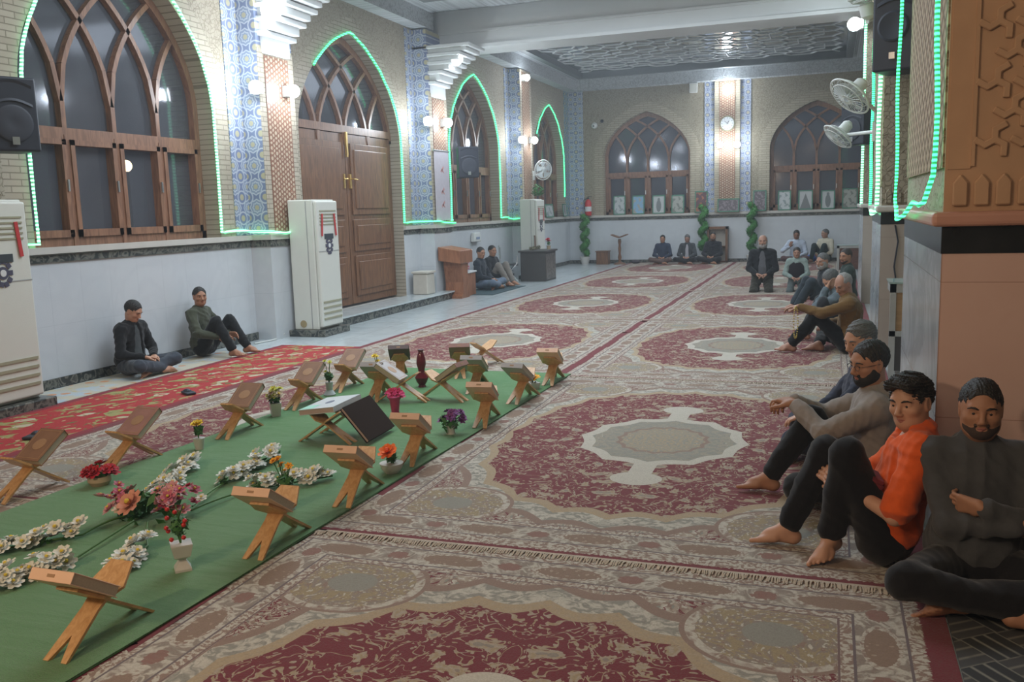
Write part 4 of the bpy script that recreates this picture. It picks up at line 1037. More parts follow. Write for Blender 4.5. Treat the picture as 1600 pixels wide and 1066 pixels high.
for i, (x, y, rz, on, cv, ds) in enumerate(SB):
    s = stand('wooden folding book stand ' + ds, x, y, rz)
    cn = {tan: 'tan', gry: 'grey', brn: 'brown', rbr: 'reddish brown', dkb: 'dark'}[cv]
    book('closed %s book on the stand %s' % (cn, ds), s, on, cv)
stand('empty wooden folding stand opened wide at the back of the turf', -3.42, 8.68, 2.6).location.z = .0135
s1 = stand('sideways wooden stand under the near half of the large white book', -3.36, 5.43, PI/2, .92); s2 = stand('sideways wooden stand under the far half of the large white book', -3.34, 5.68, PI/2, .92)
t = thing('large_book', 'large white book with blue oval on two side-by-side stands', 'book', (-3.40, 5.56, .262), 0); t.rotation_euler = (0, math.radians(-7), .06)
wc = mat('white_glossy_cover', (.55, .58, .60), .3)
for z in (-.02, .016): bevel(MB().bb((-.14, -.22, z), (.14, .22, z+.004)).build('cover', wc, t), .001, 1)
MB().bb((.136, -.22, -.02), (.14, .22, .02)).build('spine', wc, t); MB().bb((-.135, -.215, -.016), (.136, .215, .016)).build('page_block', mat('pinkish_page_edges', (.46, .33, .30), .8), t)
o = MB().lathe([(.05, 0), (.05, .001)], (0, 0, .0202), 20).build('blue_oval', mat('blue_ink', (.08, .10, .16), .5), t); o.scale = (.55, 1.1, 1); MB().bb((-.135, -.21, .0202), (-.03, -.08, .021)).build('mint_corner', mat('mint_print', (.28, .62, .48), .4), t)
t = thing('large_dark_book', 'large dark brown book leaning off the right of the white book', 'book', (-3.12, 5.60, .165), 0); t.rotation_euler = (0, math.radians(50), .05)
dkr = mat('dark_brown_leather', (.030, .019, .015), .9, spec=.08)
MB().bb((-.15, -.22, -.014), (.15, .22, -.010)).build('cover', dkr, t); MB().bb((-.15, -.22, .010), (.15, .22, .014)).build('cover', dkr, t); MB().bb((-.145, -.21, -.010), (.145, .21, .010)).build('page_block', MC['pinkish_page_edges'], t)
# small things on the runner
for lb, p, rz in (('small black strap sandal-like item on the red runner, nearer one', (-5.70, 5.05, .014), .3), ('small dark item on the red runner beside the seated men', (-5.62, 6.72, .014), 1.0)):
    g = MB(); g.box((0, 0, .012), (.09, .17, .022)); g.ball((0, .04, .02), .04, 10, 6, (.9, 1.2, .6)); o = g.build('dark_pouch', M['black'], loc=p); o.rotation_euler[2] = rz; bevel(o, .008)
    tag(o, lb.replace('strap sandal-like item', 'pouch'), 'pouch')
# ================================================================ far wall furnishing
def picture(label, x, z, w, h, m2, y=25.62, rz=0, tilt=-.08, xx=None):
    t = thing('framed_picture', label, 'picture', (x, y, z), rz, 'green framed pictures on the ledge'); t.rotation_euler = (tilt, 0, rz)
    g = MB(); q = .03
    g.bb((-w/2, 0, 0), (w/2, .02, q)); g.bb((-w/2, 0, h-q), (w/2, .02, h)); g.bb((-w/2, 0, 0), (-w/2+q, .02, h)); g.bb((w/2-q, 0, 0), (w/2, .02, h)); g.build('frame', M['frame_g'], t)
    MB().bb((-w/2+.01, .008, .01), (w/2-.01, .02, h-.01)).build('print', m2, t)
    return t
def printm(n, bg, fg, kind):
    m, nt, b = newmat(n); c = coords(nt); x, z = c[0], c[2]
    if kind == 'figure': k_ = ((x/.07).pow(2.0)+((z-.22)/.17).pow(2.0)).lt(1.0).max(((x/.035).pow(2.0)+((z-.40)/.05).pow(2.0)).lt(1.0))
    elif kind == 'tower': k_ = (x.abs()-(.44-z)*.35).lt(0.0)
    elif kind == 'group': k_ = (noise(nt, comb(nt, x, z), 14, 1)-.1*1).gt(.42)
    else: k_ = noise(nt, comb(nt, x, z), 7, 2).gt(.52)
    col = mix(nt, k_, bg, fg); col = mix(nt, noise(nt, comb(nt, x, z), 25, 2)*.3, col, tuple(k*.6 for k in bg))
    setcol(nt, b, col); b.inputs['Roughness'].default_value = .35; return m
A_ = printm('grey_photo_print', (.45, .48, .48), (.20, .25, .25), 'x'); B_ = printm('blue_landscape_print', (.20, .38, .55), (.36, .34, .28), 'x'); Cc = printm('standing_figure_print', (.46, .48, .48), (.12, .14, .14), 'figure'); D_ = printm('floral_grey_print', (.35, .36, .32), (.16, .18, .15), 'x')
E_ = printm('dark_orange_print', (.09, .03, .04), (.35, .12, .05), 'x'); F_ = printm('dark_group_print', (.10, .08, .09), (.22, .18, .20), 'group'); G_ = printm('tower_print', (.46, .47, .47), (.12, .13, .13), 'tower')
sy = 25.66
for lb, x0, x1, z1, m_ in (('pale grey picture, leftmost in the left far window', -5.93, -5.58, 1.94, A_), ('blue landscape picture in the left far window', -5.38, -5.03, 1.93, B_), ('picture of a dark standing figure in the left far window', -4.80, -4.44, 1.92, Cc), ('grey patterned picture, rightmost in the left far window', -4.26, -3.90, 1.91, D_),
    ('dark picture with orange glow left of the tiled pilaster', -3.60, -3.25, 1.99, E_), ('wide dark group picture below the tiled pilaster', -2.97, -2.38, 1.76, F_), ('dark picture right of the tiled pilaster', -2.02, -1.67, 1.96, F_),
    ('black and white picture, leftmost in the right far window', -1.37, -1.03, 1.93, A_), ('picture of a dark tower, second in the right far window', -.84, -.47, 1.92, G_), ('picture of a slim figure, third in the right far window', -.26, .09, 1.90, Cc), ('black and white group picture beside the far right pillar', .27, .66, 1.93, D_)):
    picture(lb, (x0+x1)/2, 1.397, x1-x0, z1-1.397, m_, sy-.02 if 'pilaster' not in lb else (25.52 if 'below' in lb else 25.60))
t = picture('leaning wide picture on the left wall ledge', -7.14, 1.397, .62, .36, A_); t.location = (-7.16, 23.45, 1.397); t.rotation_euler = (-.1, 0, PI/2-.05)
t = picture('small dark framed portrait on the ledge near the corner', -7.14, 1.397, .36, .36, Cc); t.location = (-7.16, 24.95, 1.397); t.rotation_euler = (-.1, 0, PI/2)
def topiary(label, x, z1, z0=.22, y=25.35):
    t = thing('spiral_topiary', label, 'potted plant', (x, y, 0), 0, 'spiral topiaries along the far wall'); rd = random.Random(int(abs(x)*10))
    MB().lathe([(.10, 0), (.15, .2), (.15, .22)], (0, 0, 0), 16).build('pot', pw, t, smooth=True); MB().cyl((0, 0, .2), (0, 0, z1), .02).build('trunk', M['wood'], t)
    g = MB(); n = 46
    for k in range(n):
        f = k/n; z = z0+.08+f*(z1-z0-.1); a = f*2*PI*3.5; rr = .06
        leafball(g, (rr*math.cos(a), rr*math.sin(a), z), .105, 46, rd, .04); g.ball((rr*math.cos(a), rr*math.sin(a), z), .075, 8, 5)
    g.build('spiral_foliage', mat('bright_green_foliage', (.045, .20, .035), .7, var=.45, scale=30), t)
topiary('spiral topiary in the far left corner', -6.72, 1.42); topiary('spiral topiary between two seated men at the far wall', -3.33, 1.60); topiary('spiral topiary right of the wooden cabinet', -2.02, 1.62)
t = thing('wooden_box', 'small square wooden box on the floor by the far wall', 'box', (-6.17, 25.3, 0)); bevel(MB().bb((-.17, -.16, 0), (.17, .16, .36)).build('body', M['doorwood'], t), .01); MB().bb((-.19, -.18, .36), (.19, .18, .385)).build('lid', M['doorwood'], t)
t = thing('carved_lectern', 'carved wooden lectern on a turned post by the far wall', 'lectern', (-5.66, 25.2, 0))
MB().lathe([(.17, 0), (.16, .03), (.05, .06), (.035, .12), (.055, .2), (.03, .3), (.045, .45), (.03, .55), (.05, .65), (.04, .72)], (0, 0, 0), 16).build('turned_post', M['doorwood'], t, smooth=True)
for s in (-1, 1): MB().box((s*.11, 0, .80), (.24, .30, .03), Matrix.Rotation(-s*.35, 3, 'Y')).build('book_rest', M['doorwood'], t)
tag(MB().ball((0, 0, .05), .09, 10, 6, (1.6, 1, .6)).build('cloth_bundle', mat('dark_bundle_cloth', (.05, .04, .05), .8), loc=(-5.22, 25.3, .012)), 'small dark cloth bundle beside the carved lectern', 'bundle')
t = thing('display_cabinet', 'wooden framed cabinet with pale panel behind the third man', 'cabinet', (-2.95, 25.5, 0)); g = MB()
for a in ((-.28, -.15, 0, -.22, .15, 1.0), (.22, -.15, 0, .28, .15, 1.0), (-.28, -.15, .93, .28, .15, 1.0), (-.28, -.15, 0, .28, .15, .06)): g.bb(a[:3], a[3:])
g.build('frame', M['doorwood'], t); MB().bb((-.22, .05, .06), (.22, .07, .93)).build('panel', mat('pale_cabinet_panel', (.42, .38, .33), .5), t); MB().bb((-.22, -.13, .45), (.22, .1, .47)).build('shelf', M['doorwood'], t)
t = thing('wall_clock', 'round white wall clock on the far pilaster', 'clock', (-2.71, 25.57, 3.78)); MB().lathe([(.21, 0), (.21, .03), (.17, .04)], (0, 0, 0), 28, (0, -1, 0)).build('rim', mat('olive_clock_rim', (.22, .21, .13), .4), t, smooth=True)
MB().lathe([(.175, .0), (.175, .045)], (0, 0, 0), 28, (0, -1, 0)).build('dial', M['paper'], t)
g = MB()
for k in range(12): a = k*PI/6; g.box((.145*math.sin(a), -.047, .145*math.cos(a)), (.012, .003, .028), Matrix.Rotation(a, 3, 'Y'))
g.build('hour_marks', M['darkmetal'], t); MB().box((.02, -.049, .03), (.012, .003, .11), Matrix.Rotation(.6, 3, 'Y')).build('hour_hand', M['darkmetal'], t); MB().box((-.03, -.050, .03), (.009, .003, .14), Matrix.Rotation(-.9, 3, 'Y')).build('minute_hand', M['darkmetal'], t)
t = thing('fire_extinguisher', 'red fire extinguisher standing on the far corner ledge', 'fire extinguisher', (-6.66, 25.58, 1.397)); MB().lathe([(.09, 0), (.095, .02), (.095, .36), (.06, .44), (.025, .47)], (0, 0, 0), 18).build('cylinder', M['red'], t, smooth=True)
g = MB(); g.box((0, 0, .50), (.05, .03, .05)); g.box((.05, 0, .54), (.12, .02, .015)); g.tube([(-.03, 0, .50), (-.13, 0, .45), (-.13, 0, .18)], .012); g.build('valve_and_hose', M['black'], t); MB().lathe([(.0965, .12), (.0965, .26)], (0, 0, 0), 18, cap=False).build('label_band', M['paper'], t)
t = thing('security_camera', 'white dome camera on the far wall left of the window', 'camera', (-6.45, 25.69, 3.95)); MB().lathe([(.08, 0), (.09, .05)], (0, 0, 0), 16, (0, -1, 0)).build('mount', M['plastic'], t); MB().ball((0, -.08, -.01), .085, 12, 8).build('dome', M['plastic'], t, smooth=True); MB().ball((0, -.155, -.02), .025, 8, 6).build('lens', M['black'], t)
t = thing('security_camera', 'small black camera beside the white dome camera', 'camera', (-6.22, 25.64, 4.06)); MB().ball((0, -.03, 0), .05, 10, 6).build('body', M['black'], t); MB().cyl((0, 0, 0), (0, .06, 0), .02).build('mount', M['black'], t)
t = thing('wall_speaker', 'small white box speaker under the far frieze', 'speaker', (-3.63, 25.55, 4.80)); t.rotation_euler = (.3, 0, .2); bevel(MB().box((0, 0, 0), (.22, .16, .26)).build('cabinet', M['plastic'], t), .01); MB().box((0, -.085, 0), (.18, .01, .22)).build('grille', mat('beige_grille', (.4, .4, .36), .7), t)
t = thing('wall_socket', 'small dark socket low on the far tiled wall', 'socket', (-1.72, 25.69, .33)); MB().box((0, -.01, 0), (.12, .02, .10)).build('plate', M['darkmetal'], t); MB().box((0, -.022, 0), (.05, .006, .04)).build('insert', M['black'], t)
t = thing('notice_box', 'white paper dispenser on the wall above the seated pair', 'dispenser', (-7.20, 18.05, 1.07)); bevel(MB().box((0, 0, 0), (.10, .40, .20), taper=.85).build('case', M['plastic'], t), .02); MB().box((.053, 0, -.02), (.004, .2, .05)).build('print', mat('pale_blue_ink', (.25, .32, .45), .5), t)
t = thing('hanging_banner', 'narrow white cloth banner with faint pink print on the second pilaster', 'banner', (-6.93, 15.75, 1.47)); MB().bb((0, -.33, 0), (.012, .33, 1.28)).build('cloth', mat('white_banner_cloth', (.45, .42, .46), .8), t); MB().cyl((.006, -.36, 1.29), (.006, .36, 1.29), .015).build('rod', M['steel'], t)
g = MB()
for k, z in enumerate((.95, .55, .30)): g.box((.0135, 0, z), (.002, .16, .05), Matrix.Rotation(.6, 3, 'X')); g.box((.0135, .02, z-.03), (.002, .12, .03), Matrix.Rotation(-.5, 3, 'X'))
g.build('faint_print', mat('faint_pink_print', (.48, .25, .24), .8), t)
g = MB(); rd = random.Random(2)
leafball(g, (0, 0, .16), .16, 120, rd, .05); tag(g.build('potted_greenery', mlf, loc=(-6.72, 21.0, 1.92)), 'green plant on top of the air conditioner in the far corner', 'plant')
# counter and cabinets between the pillars
t = thing('glass_counter', 'aluminium framed counter with tan panel between the pillars', 'counter', (.52, 8.75, 0)); al = mat('aluminium_profile', (.45, .47, .47), .35, .6)
MB().bb((.02, .02, .42), (1.3, .4, .78)).build('tan_panel', wood('tan_counter_panel', (.30, .19, .09), (.38, .25, .13), .5, 0), t); MB().bb((.02, .02, .06), (1.3, .4, .40)).build('dark_base', mat('dark_counter_base', (.05, .05, .055), .5), t)
g = MB(); g.bb((0, 0, .0), (.05, .05, .86)); g.bb((0, 0, .78), (1.3, .42, .86)); g.bb((0, 0, .38), (1.3, .03, .43)); g.bb((1.25, 0, 0), (1.3, .05, .86)); g.build('aluminium_frame', al, t); MB().bb((-.01, -.01, .86), (1.32, .44, .875)).build('glass_top', mat('green_edged_glass', (.30, .42, .40), .1), t)
t = thing('glass_cabinet', 'low aluminium cabinet with dark opening behind the far group', 'cabinet', (.45, 22.2, 0)); MB().bb((-.26, .02, .03), (.30, .4, .52)).build('dark_inside', wood('dark_red_shelf', (.09, .04, .03), (.14, .06, .04)), t)
g = MB(); g.bb((-.30, 0, 0), (-.25, .42, .58)); g.bb((.28, 0, 0), (.33, .42, .58)); g.bb((-.30, 0, .52), (.33, .42, .58)); g.build('aluminium_frame', al, t); MB().bb((-.31, -.01, .58), (.34, .43, .59)).build('glass_top', MC['green_edged_glass'], t)
tag(MB().ball((0, 0, .10), .16, 12, 8, (1.5, 1, .62)).build('blue_bag', mat('bright_blue_plastic', (.05, .14, .50), .4), loc=(-.42, 25.35, .012), smooth=True), 'bright blue plastic bag between the two men in white', 'bag')
tag(MB().tube([(.60, 9.68, 1.36), (.63, 9.675, 1.2), (.60, 9.675, .95), (.64, 9.675, .7), (.61, 9.675, .5)], .008, 6).build('wall_cable', M['black'], smooth=True), 'thin black cable down the middle pillar', 'cable')
# ================================================================ people: smooth implicit bodies turned into meshes
class Field:
    def __init__(s, lo, hi, h):
        s.h = h; s.lo = np.array(lo, float); n = np.ceil((np.array(hi)-s.lo)/h).astype(int)+1
        s.n = n; s.D = np.full(n, .12, np.float32); s.ax = [(s.lo[i]+h*np.arange(n[i])).astype(np.float32) for i in range(3)]
    def sub_(s, lo, hi):
        a = np.clip(np.floor((np.array(lo)-s.lo)/s.h).astype(int), 0, s.n); b = np.clip(np.ceil((np.array(hi)-s.lo)/s.h).astype(int)+1, 0, s.n)
        if np.any(b <= a): return None
        sl = tuple(slice(a[i], b[i]) for i in range(3))
        return sl, s.ax[0][sl[0]][:, None, None], s.ax[1][sl[1]][None, :, None], s.ax[2][sl[2]][None, None, :]
    def mergein(s, sl, d, k, neg=False):
        A = s.D[sl]
        if neg:
            hh = np.maximum(k-np.abs(A+d), 0)/k; s.D[sl] = np.maximum(A, -d)+hh*hh*k*.25
        else:
            hh = np.maximum(k-np.abs(A-d), 0)/k; s.D[sl] = np.minimum(A, d)-hh*hh*k*.25
    def cone(s, a, b, ra, rb, k=.025, neg=False):
        a = np.array(a, float); b = np.array(b, float); m = max(ra, rb)+k+3*s.h
        q = s.sub_(np.minimum(a, b)-m, np.maximum(a, b)+m)
        if q is None: return s
        sl, x, y, z = q; v = b-a; L = float(v@v)+1e-9
        t = np.clip(((x-a[0])*v[0]+(y-a[1])*v[1]+(z-a[2])*v[2])/L, 0, 1)
        d = np.sqrt((x-a[0]-t*v[0])**2+(y-a[1]-t*v[1])**2+(z-a[2]-t*v[2])**2)-(ra+(rb-ra)*t)
        s.mergein(sl, d.astype(np.float32), k, neg); return s
    def ell(s, c, r, k=.025, R=None, neg=False):
        c = np.array(c, float); r = np.array(r, float); m = r.max()+k+3*s.h
        q = s.sub_(c-m, c+m)
        if q is None: return s
        sl, x, y, z = q; x, y, z = x-c[0], y-c[1], z-c[2]
        if R is not None: x, y, z = (x*R[0, i]+y*R[1, i]+z*R[2, i] for i in range(3))
        k0 = np.sqrt((x/r[0])**2+(y/r[1])**2+(z/r[2])**2); k1 = np.sqrt((x/r[0]**2)**2+(y/r[1]**2)**2+(z/r[2]**2)**2)+1e-6
        s.mergein(sl, (k0*(k0-1)/k1).astype(np.float32), k, neg); return s
    def folds(s, amp, fr, seed):
        rd = np.random.RandomState(seed); I = np.nonzero(np.abs(s.D) < .03)
        p = np.stack([s.ax[i][I[i]] for i in range(3)], 1); v = 0
        for j in range(5):
            k1 = rd.normal(size=3); k1 *= fr*(1+.6*j)/np.linalg.norm(k1); k2 = rd.normal(size=3)*fr*.6
            v = v+(1-2*np.abs(np.sin(p@k1+1.4*np.sin(p@k2+j))))/(1+.5*j)
        s.D[I] -= (amp*v*.42).astype(np.float32); return s
    def mesh(s):
        D = s.D; n = D.shape; S_ = D < 0; c = np.zeros([k-1 for k in n], np.int8)
        for i in (0, 1):
            for j in (0, 1):
                for k in (0, 1): c += S_[i:n[0]-1+i, j:n[1]-1+j, k:n[2]-1+k]
        I = np.argwhere((c > 0) & (c < 8)); idx = np.full(c.shape, -1, np.int64); idx[tuple(I.T)] = np.arange(len(I))
        acc = np.zeros((len(I), 3)); cnt = np.zeros(len(I)); cv = {}
        for i in (0, 1):
            for j in (0, 1):
                for k in (0, 1): cv[i, j, k] = D[I[:, 0]+i, I[:, 1]+j, I[:, 2]+k]
        for a in cv:
            for ax in range(3):
                if a[ax]: continue
                b = list(a); b[ax] = 1; b = tuple(b); va, vb = cv[a], cv[b]; m = (va < 0) != (vb < 0)
                t = np.where(m, va/(va-vb+1e-12), 0); p = np.array(a, float)[None]+0*acc; p[:, ax] += t
                acc[m] += p[m]; cnt[m] += 1
        V = s.lo+(I+acc/cnt[:, None])*s.h; F_ = []
        for ax in range(3):
            o1, o2 = [(1, 2), (2, 0), (0, 1)][ax]
            sh = [slice(1, n[i]-1) for i in range(3)]; sh[ax] = slice(0, n[ax]-1); sh2 = list(sh); sh2[ax] = slice(1, n[ax])
            A, B = S_[tuple(sh)], S_[tuple(sh2)]; E = np.argwhere(A != B)
            if not len(E): continue
            inside = A[tuple(E.T)]; g = E+1; g[:, ax] -= 1
            def cell(d1, d2):
                q = g.copy(); q[:, o1] -= d1; q[:, o2] -= d2; return idx[q[:, 0], q[:, 1], q[:, 2]]
            Q = np.stack([cell(1, 1), cell(0, 1), cell(0, 0), cell(1, 0)], 1); Q[~inside] = Q[~inside][:, ::-1]
            F_.append(Q[(Q >= 0).all(1)])
        return V, (np.concatenate(F_) if F_ else np.zeros((0, 4), int))
def arrays_obj(name, parts, m, parent):
    V = []; F_ = []; n = 0
    for v, f in parts: V.append(v); F_.append(f+n); n += len(v)
    V = np.concatenate(V); F_ = np.concatenate(F_); me = bpy.data.meshes.new(name)
    me.vertices.add(len(V)); me.vertices.foreach_set('co', V.astype(np.float32).ravel()); me.loops.add(F_.size); me.loops.foreach_set('vertex_index', F_.astype(np.int32).ravel())
    me.polygons.add(len(F_)); me.polygons.foreach_set('loop_start', np.arange(0, F_.size, 4, dtype=np.int32)); me.polygons.foreach_set('use_smooth', np.ones(len(F_), bool))
    me.update(calc_edges=True); me.validate(); me.materials.append(m)
    o = bpy.data.objects.new(name, me); C.objects.link(o)
    if parent: o.parent = parent
    return o
def ik(a, b, l1, l2, pole):
    a, b, pole = (np.array(q, float) for q in (a, b, pole)); v = b-a; d = np.linalg.norm(v); u = v/d
    if d > (l1+l2)*.995: b = a+u*(l1+l2)*.995; d = (l1+l2)*.995
    x = (l1*l1-l2*l2+d*d)/(2*d); h = math.sqrt(max(0, l1*l1-x*x)); p = pole-u*(pole@u); p /= np.linalg.norm(p)+1e-9
    return a+u*x+p*h, b
def eul(yaw, pitch, roll):
    y, p, r = (math.radians(k) for k in (yaw, pitch, roll))
    return np.array(Matrix.Rotation(y, 3, 'Z') @ Matrix.Rotation(-p, 3, 'X') @ Matrix.Rotation(r, 3, 'Y'))
def skin(name, c): return mat('skin_'+name, c, .55, var=.10, scale=25, bmp=.06, bscale=300)
SK = {'a': skin('tan', (.34, .165, .095)), 'b': skin('light_tan', (.46, .25, .165)), 'c': skin('deep_tan', (.24, .115, .07)), 'd': skin('weathered', (.36, .19, .13))}
def cloth(name, c, var=.15, sc=40): return mat(name, c, .9, var=var, scale=sc, bmp=.25, bscale=260, spec=.15, sheen=.15)
HAIRM = {'black': mat('black_hair', (.012, .010, .009), .6, var=.5, scale=60, bmp=.8, bscale=220), 'grey': mat('grey_hair', (.10, .10, .10), .7, var=.6, scale=70, bmp=.8, bscale=220), 'brown': mat('dark_brown_hair', (.03, .022, .018), .6, var=.5, scale=60, bmp=.8, bscale=220), 'lgrey': mat('light_grey_hair', (.26, .25, .24), .7, var=.4, scale=70, bmp=.6, bscale=220)}
stubm = mat('dark_stubble', (.045, .027, .020), .8, var=.5, scale=300)
eyew = mat('eye_white', (.30, .26, .23), .35); eyed = mat('dark_iris', (.02, .012, .01), .15); lipm = mat('lip_skin', (.30, .11, .085), .5)
def hand_prims(fl, w, d, n, side, curl=.5, sc=1.0):
    """w wrist, d finger direction, n palm normal, side = +1/-1 thumb side along d x n"""
    w, d, n = (np.array(q, float) for q in (w, d, n)); d /= np.linalg.norm(d); n = n-d*(n@d); n /= np.linalg.norm(n); s_ = np.cross(d, n)*side
    for i, (o, L) in enumerate(((.030, .92), (.010, 1.0), (-.010, .95), (-.029, .75))):
        b0 = w+d*.015*sc+s_*o*.55*sc; b1 = w+(d*.088+s_*o)*sc*(1 if i < 3 else .95); fl.cone(b0, b1, .0165*sc, .0125*sc, .014)
        p = b1; a = curl*.5
        for j, (l, r) in enumerate(((.042, .0098), (.027, .0088), (.021, .0078))):
            dd = d*math.cos(a)+n*math.sin(a); q = p+dd*l*L*sc; fl.cone(p, q, r*sc, (r-.0008)*sc, .004); p = q; a += curl*(.9+.1*i)
    t0 = w+d*.02*sc+s_*.022*sc; t1 = t0+(d*.6+s_*.62+n*.35)*.045*sc; t2 = t1+(d*.88+s_*.25+n*.35)*.034*sc; t3 = t2+(d*.95+n*.4)*.026*sc
    fl.cone(t0, t1, .017*sc, .0125*sc, .014); fl.cone(t1, t2, .0115*sc, .0105*sc, .005); fl.cone(t2, t3, .0105*sc, .0088*sc, .004)
def foot_prims(fl, an, t, u=(0, 0, 1), big=1, sc=1.0, kn=None):
    an, t, u = (np.array(q, float) for q in (an, t, u)); kv = (kn-an)/np.linalg.norm(kn-an); t /= np.linalg.norm(t); u = u-t*(u@t); u /= np.linalg.norm(u); s_ = np.cross(t, u)*big
    fl.cone(an+kv*.12, an, .036*sc, .033*sc, .02); fl.ell(an-t*.028-u*.042, (.034, .034, .030), .02)
    fl.cone(an-u*.005, an+t*.075-u*.03, .033*sc, .026*sc, .03); fl.cone(an-t*.02-u*.045, an+t*.10-u*.048, .026, .022, .03)
    for i in range(5):
        o = .030-.0155*i; b0 = an+t*.06+s_*o*.8-u*.045; b1 = an+t*(.128-.007*i*i*.5)+s_*o-u*.055; fl.cone(b0, b1, .018, .0145 if i == 0 else .011, .016)
        e = b1+t*(.036 if i == 0 else .026-.002*i)-u*.004; fl.cone(b1, e, .0125 if i == 0 else .0088, .0115 if i == 0 else .0078, .004)
def head_prims(fl, c, R, nk, fat=0.0, h=.004):
    P_ = lambda *q: c+R @ np.array(q); E = lambda q, r, k=.03, neg=False: fl.ell(P_(*q), r, k, R, neg)
    fl.cone(P_(0, -.018, -.06), nk, .050+fat, .058+fat, .03)
    E((0, -.015, .030), (.074, .094, .086)); E((0, .020, -.022), (.062+fat*.7, .066, .088), .04); E((0, .045, -.082), (.040+fat, .038, .030), .035)
    E((.040, .012, -.062), (.020+fat, .035, .03), .03); E((-.040, .012, -.062), (.020+fat, .035, .03), .03)
    fl.cone(P_(-.034, .071, .024), P_(.034, .071, .024), .013, .013, .016)
    for s in (-1, 1):
        E((s*.031, .092, .004), (.019, .014, .012), .012, True); E((s*.042, .055, -.022), (.020, .020, .016), .025)
        E((s*.031, .066, .003), (.0165, .0135, .0135), .008); fl.cone(P_(s*.018, .080, .0105), P_(s*.044, .073, .0095), .0035, .0035, .006)
        E((s*.076, -.008, -.004), (.008, .020, .032), .012); E((s*.083, -.004, -.004), (.004, .011, .020), .006, True)
        E((s*.011, .094, -.034), (.008, .010, .007), .008)
    fl.cone(P_(0, .078, .018), P_(0, .104, -.026), .008, .0115, .012); fl.cone(P_(-.010, .082, -.046), P_(.010, .082, -.046), .008, .008, .012)
def person(label, loc, rz, pose, top, topc, leg, legc, sk='a', hair='black', hs='short', beard=None, lod=1, head=(0, 0, 0), arms=None, legs=None, lean=0.0, scale=1.0, hoff=(0, 0, 0), sleeve=1.0, fat=0.0, seat=.014, seed=1, group=None, foot=None, hem=0.0, inner=None, hands=None, slump=0.0, collar=False):
    t = thing('person', label, 'person', (loc[0], loc[1], seat), rz, group); t.scale = (scale,)*3; t['seed'] = 0; del t['seed']
    hb, hh, hc = ((.0065, .0032, .004), (.010, .006, .006), (.014, .0085, .009))[lod]
    kz = .13 if pose == 'kneel' else 0.0
    lx = np.array
    pel = lx((0, .0, .12+kz)); waist = lx((0, -lean*.35, .28+kz)); chest = lx((0, -lean*.8+slump*.4, .43+kz)); nb = lx((0, -lean+slump, .585+kz-slump*.25)); hc_ = nb+lx((0, .035+slump*.25, .165-slump*.2))+lx(hoff)
    R = eul(*head); sh = {s: lx((s*.175, -lean*.95+slump*.8, .535+kz-slump*.2)) for s in (-1, 1)}; hip = {s: lx((s*.092, .02, .10+kz)) for s in (-1, 1)}
    DL = {'cross': {-1: ((.12, .30, .075), (-1, .5, .2)), 1: ((-.10, .38, .075), (1, .5, .2))}, 'up': {-1: ((-.11, .47, .085), (-.15, .1, 1)), 1: ((.11, .47, .085), (.15, .1, 1))},
          'kneel': {-1: ((-.10, -.02, .05), (-.1, 1, -.3)), 1: ((.10, -.02, .05), (.1, 1, -.3))}}[pose]
    FD = {'cross': {-1: (1, .25, -.12), 1: (-1, .25, -.12)}, 'up': {-1: (-.15, 1, 0), 1: (.15, 1, 0)}, 'kneel': {-1: (0, -1, -.15), 1: (0, -1, -.15)}}[pose]
    DA = {-1: ((-.08, .26, .20+kz*.8), (-1, -.7, -.2), (.75, .5, -.15), (0, .2, -1)), 1: ((.08, .27, .21+kz*.8), (1, -.7, -.2), (-.75, .5, -.15), (0, .2, -1))}
    if arms: DA.update(arms)
    if legs: DL.update(legs)
    if foot: FD = dict(FD); FD.update(foot)
    el, wr, kn, an = {}, {}, {}, {}
    for s in (-1, 1):
        el[s], wr[s] = ik(sh[s], DA[s][0], .285, .25, DA[s][1]); kn[s], an[s] = ik(hip[s], DL[s][0], .43, .41, DL[s][1])
    lo = lx((-.62, -.32, -.02)); hi = lx((.62, .78, .98+kz))
    J = np.stack([pel, nb, *sh.values(), *el.values(), *wr.values(), *kn.values(), *an.values()]); lo = J.min(0)-.17; hi = J.max(0)+.17; lo[2] = max(lo[2], -.02)
    def torso(f, g, kk=.05):
        f.ell(pel+lx((0, -.01, .05)), (.160+g+fat, .125+g+fat, .125+g), kk); f.ell(waist+lx((0, .01+fat*.4, 0)), (.135+g+fat, .10+g+fat*1.4, .15), kk)
        f.ell(chest, (.155+g+fat*.5, .105+g+fat*.5, .155+g), kk); f.cone(sh[-1]*.82+nb*.18, sh[1]*.82+nb*.18, .060+g, .060+g, kk)
        f.cone(nb-lx((0, 0, .05)), nb+lx((0, .004, .012)), .075+g, .058+g, .04)
    # skin, one object
    parts = []
    F0 = Field(lo, hi, .016 if lod else .012)
    torso(F0, -.012)
    for s in (-1, 1):
        F0.cone(sh[s], el[s], .042, .034, .02).cone(el[s], wr[s], .032, .022, .02).cone(hip[s], kn[s], .068, .046, .03).cone(kn[s], an[s], .044, .030, .02)
    parts.append(F0.mesh())
    Fh = Field(hc_-lx((.13, .15, .25)), hc_+lx((.13, .16, .16)), hh); head_prims(Fh, hc_, R, nb-lx((0, .0, .02)), fat*.35); parts.append(Fh.mesh())
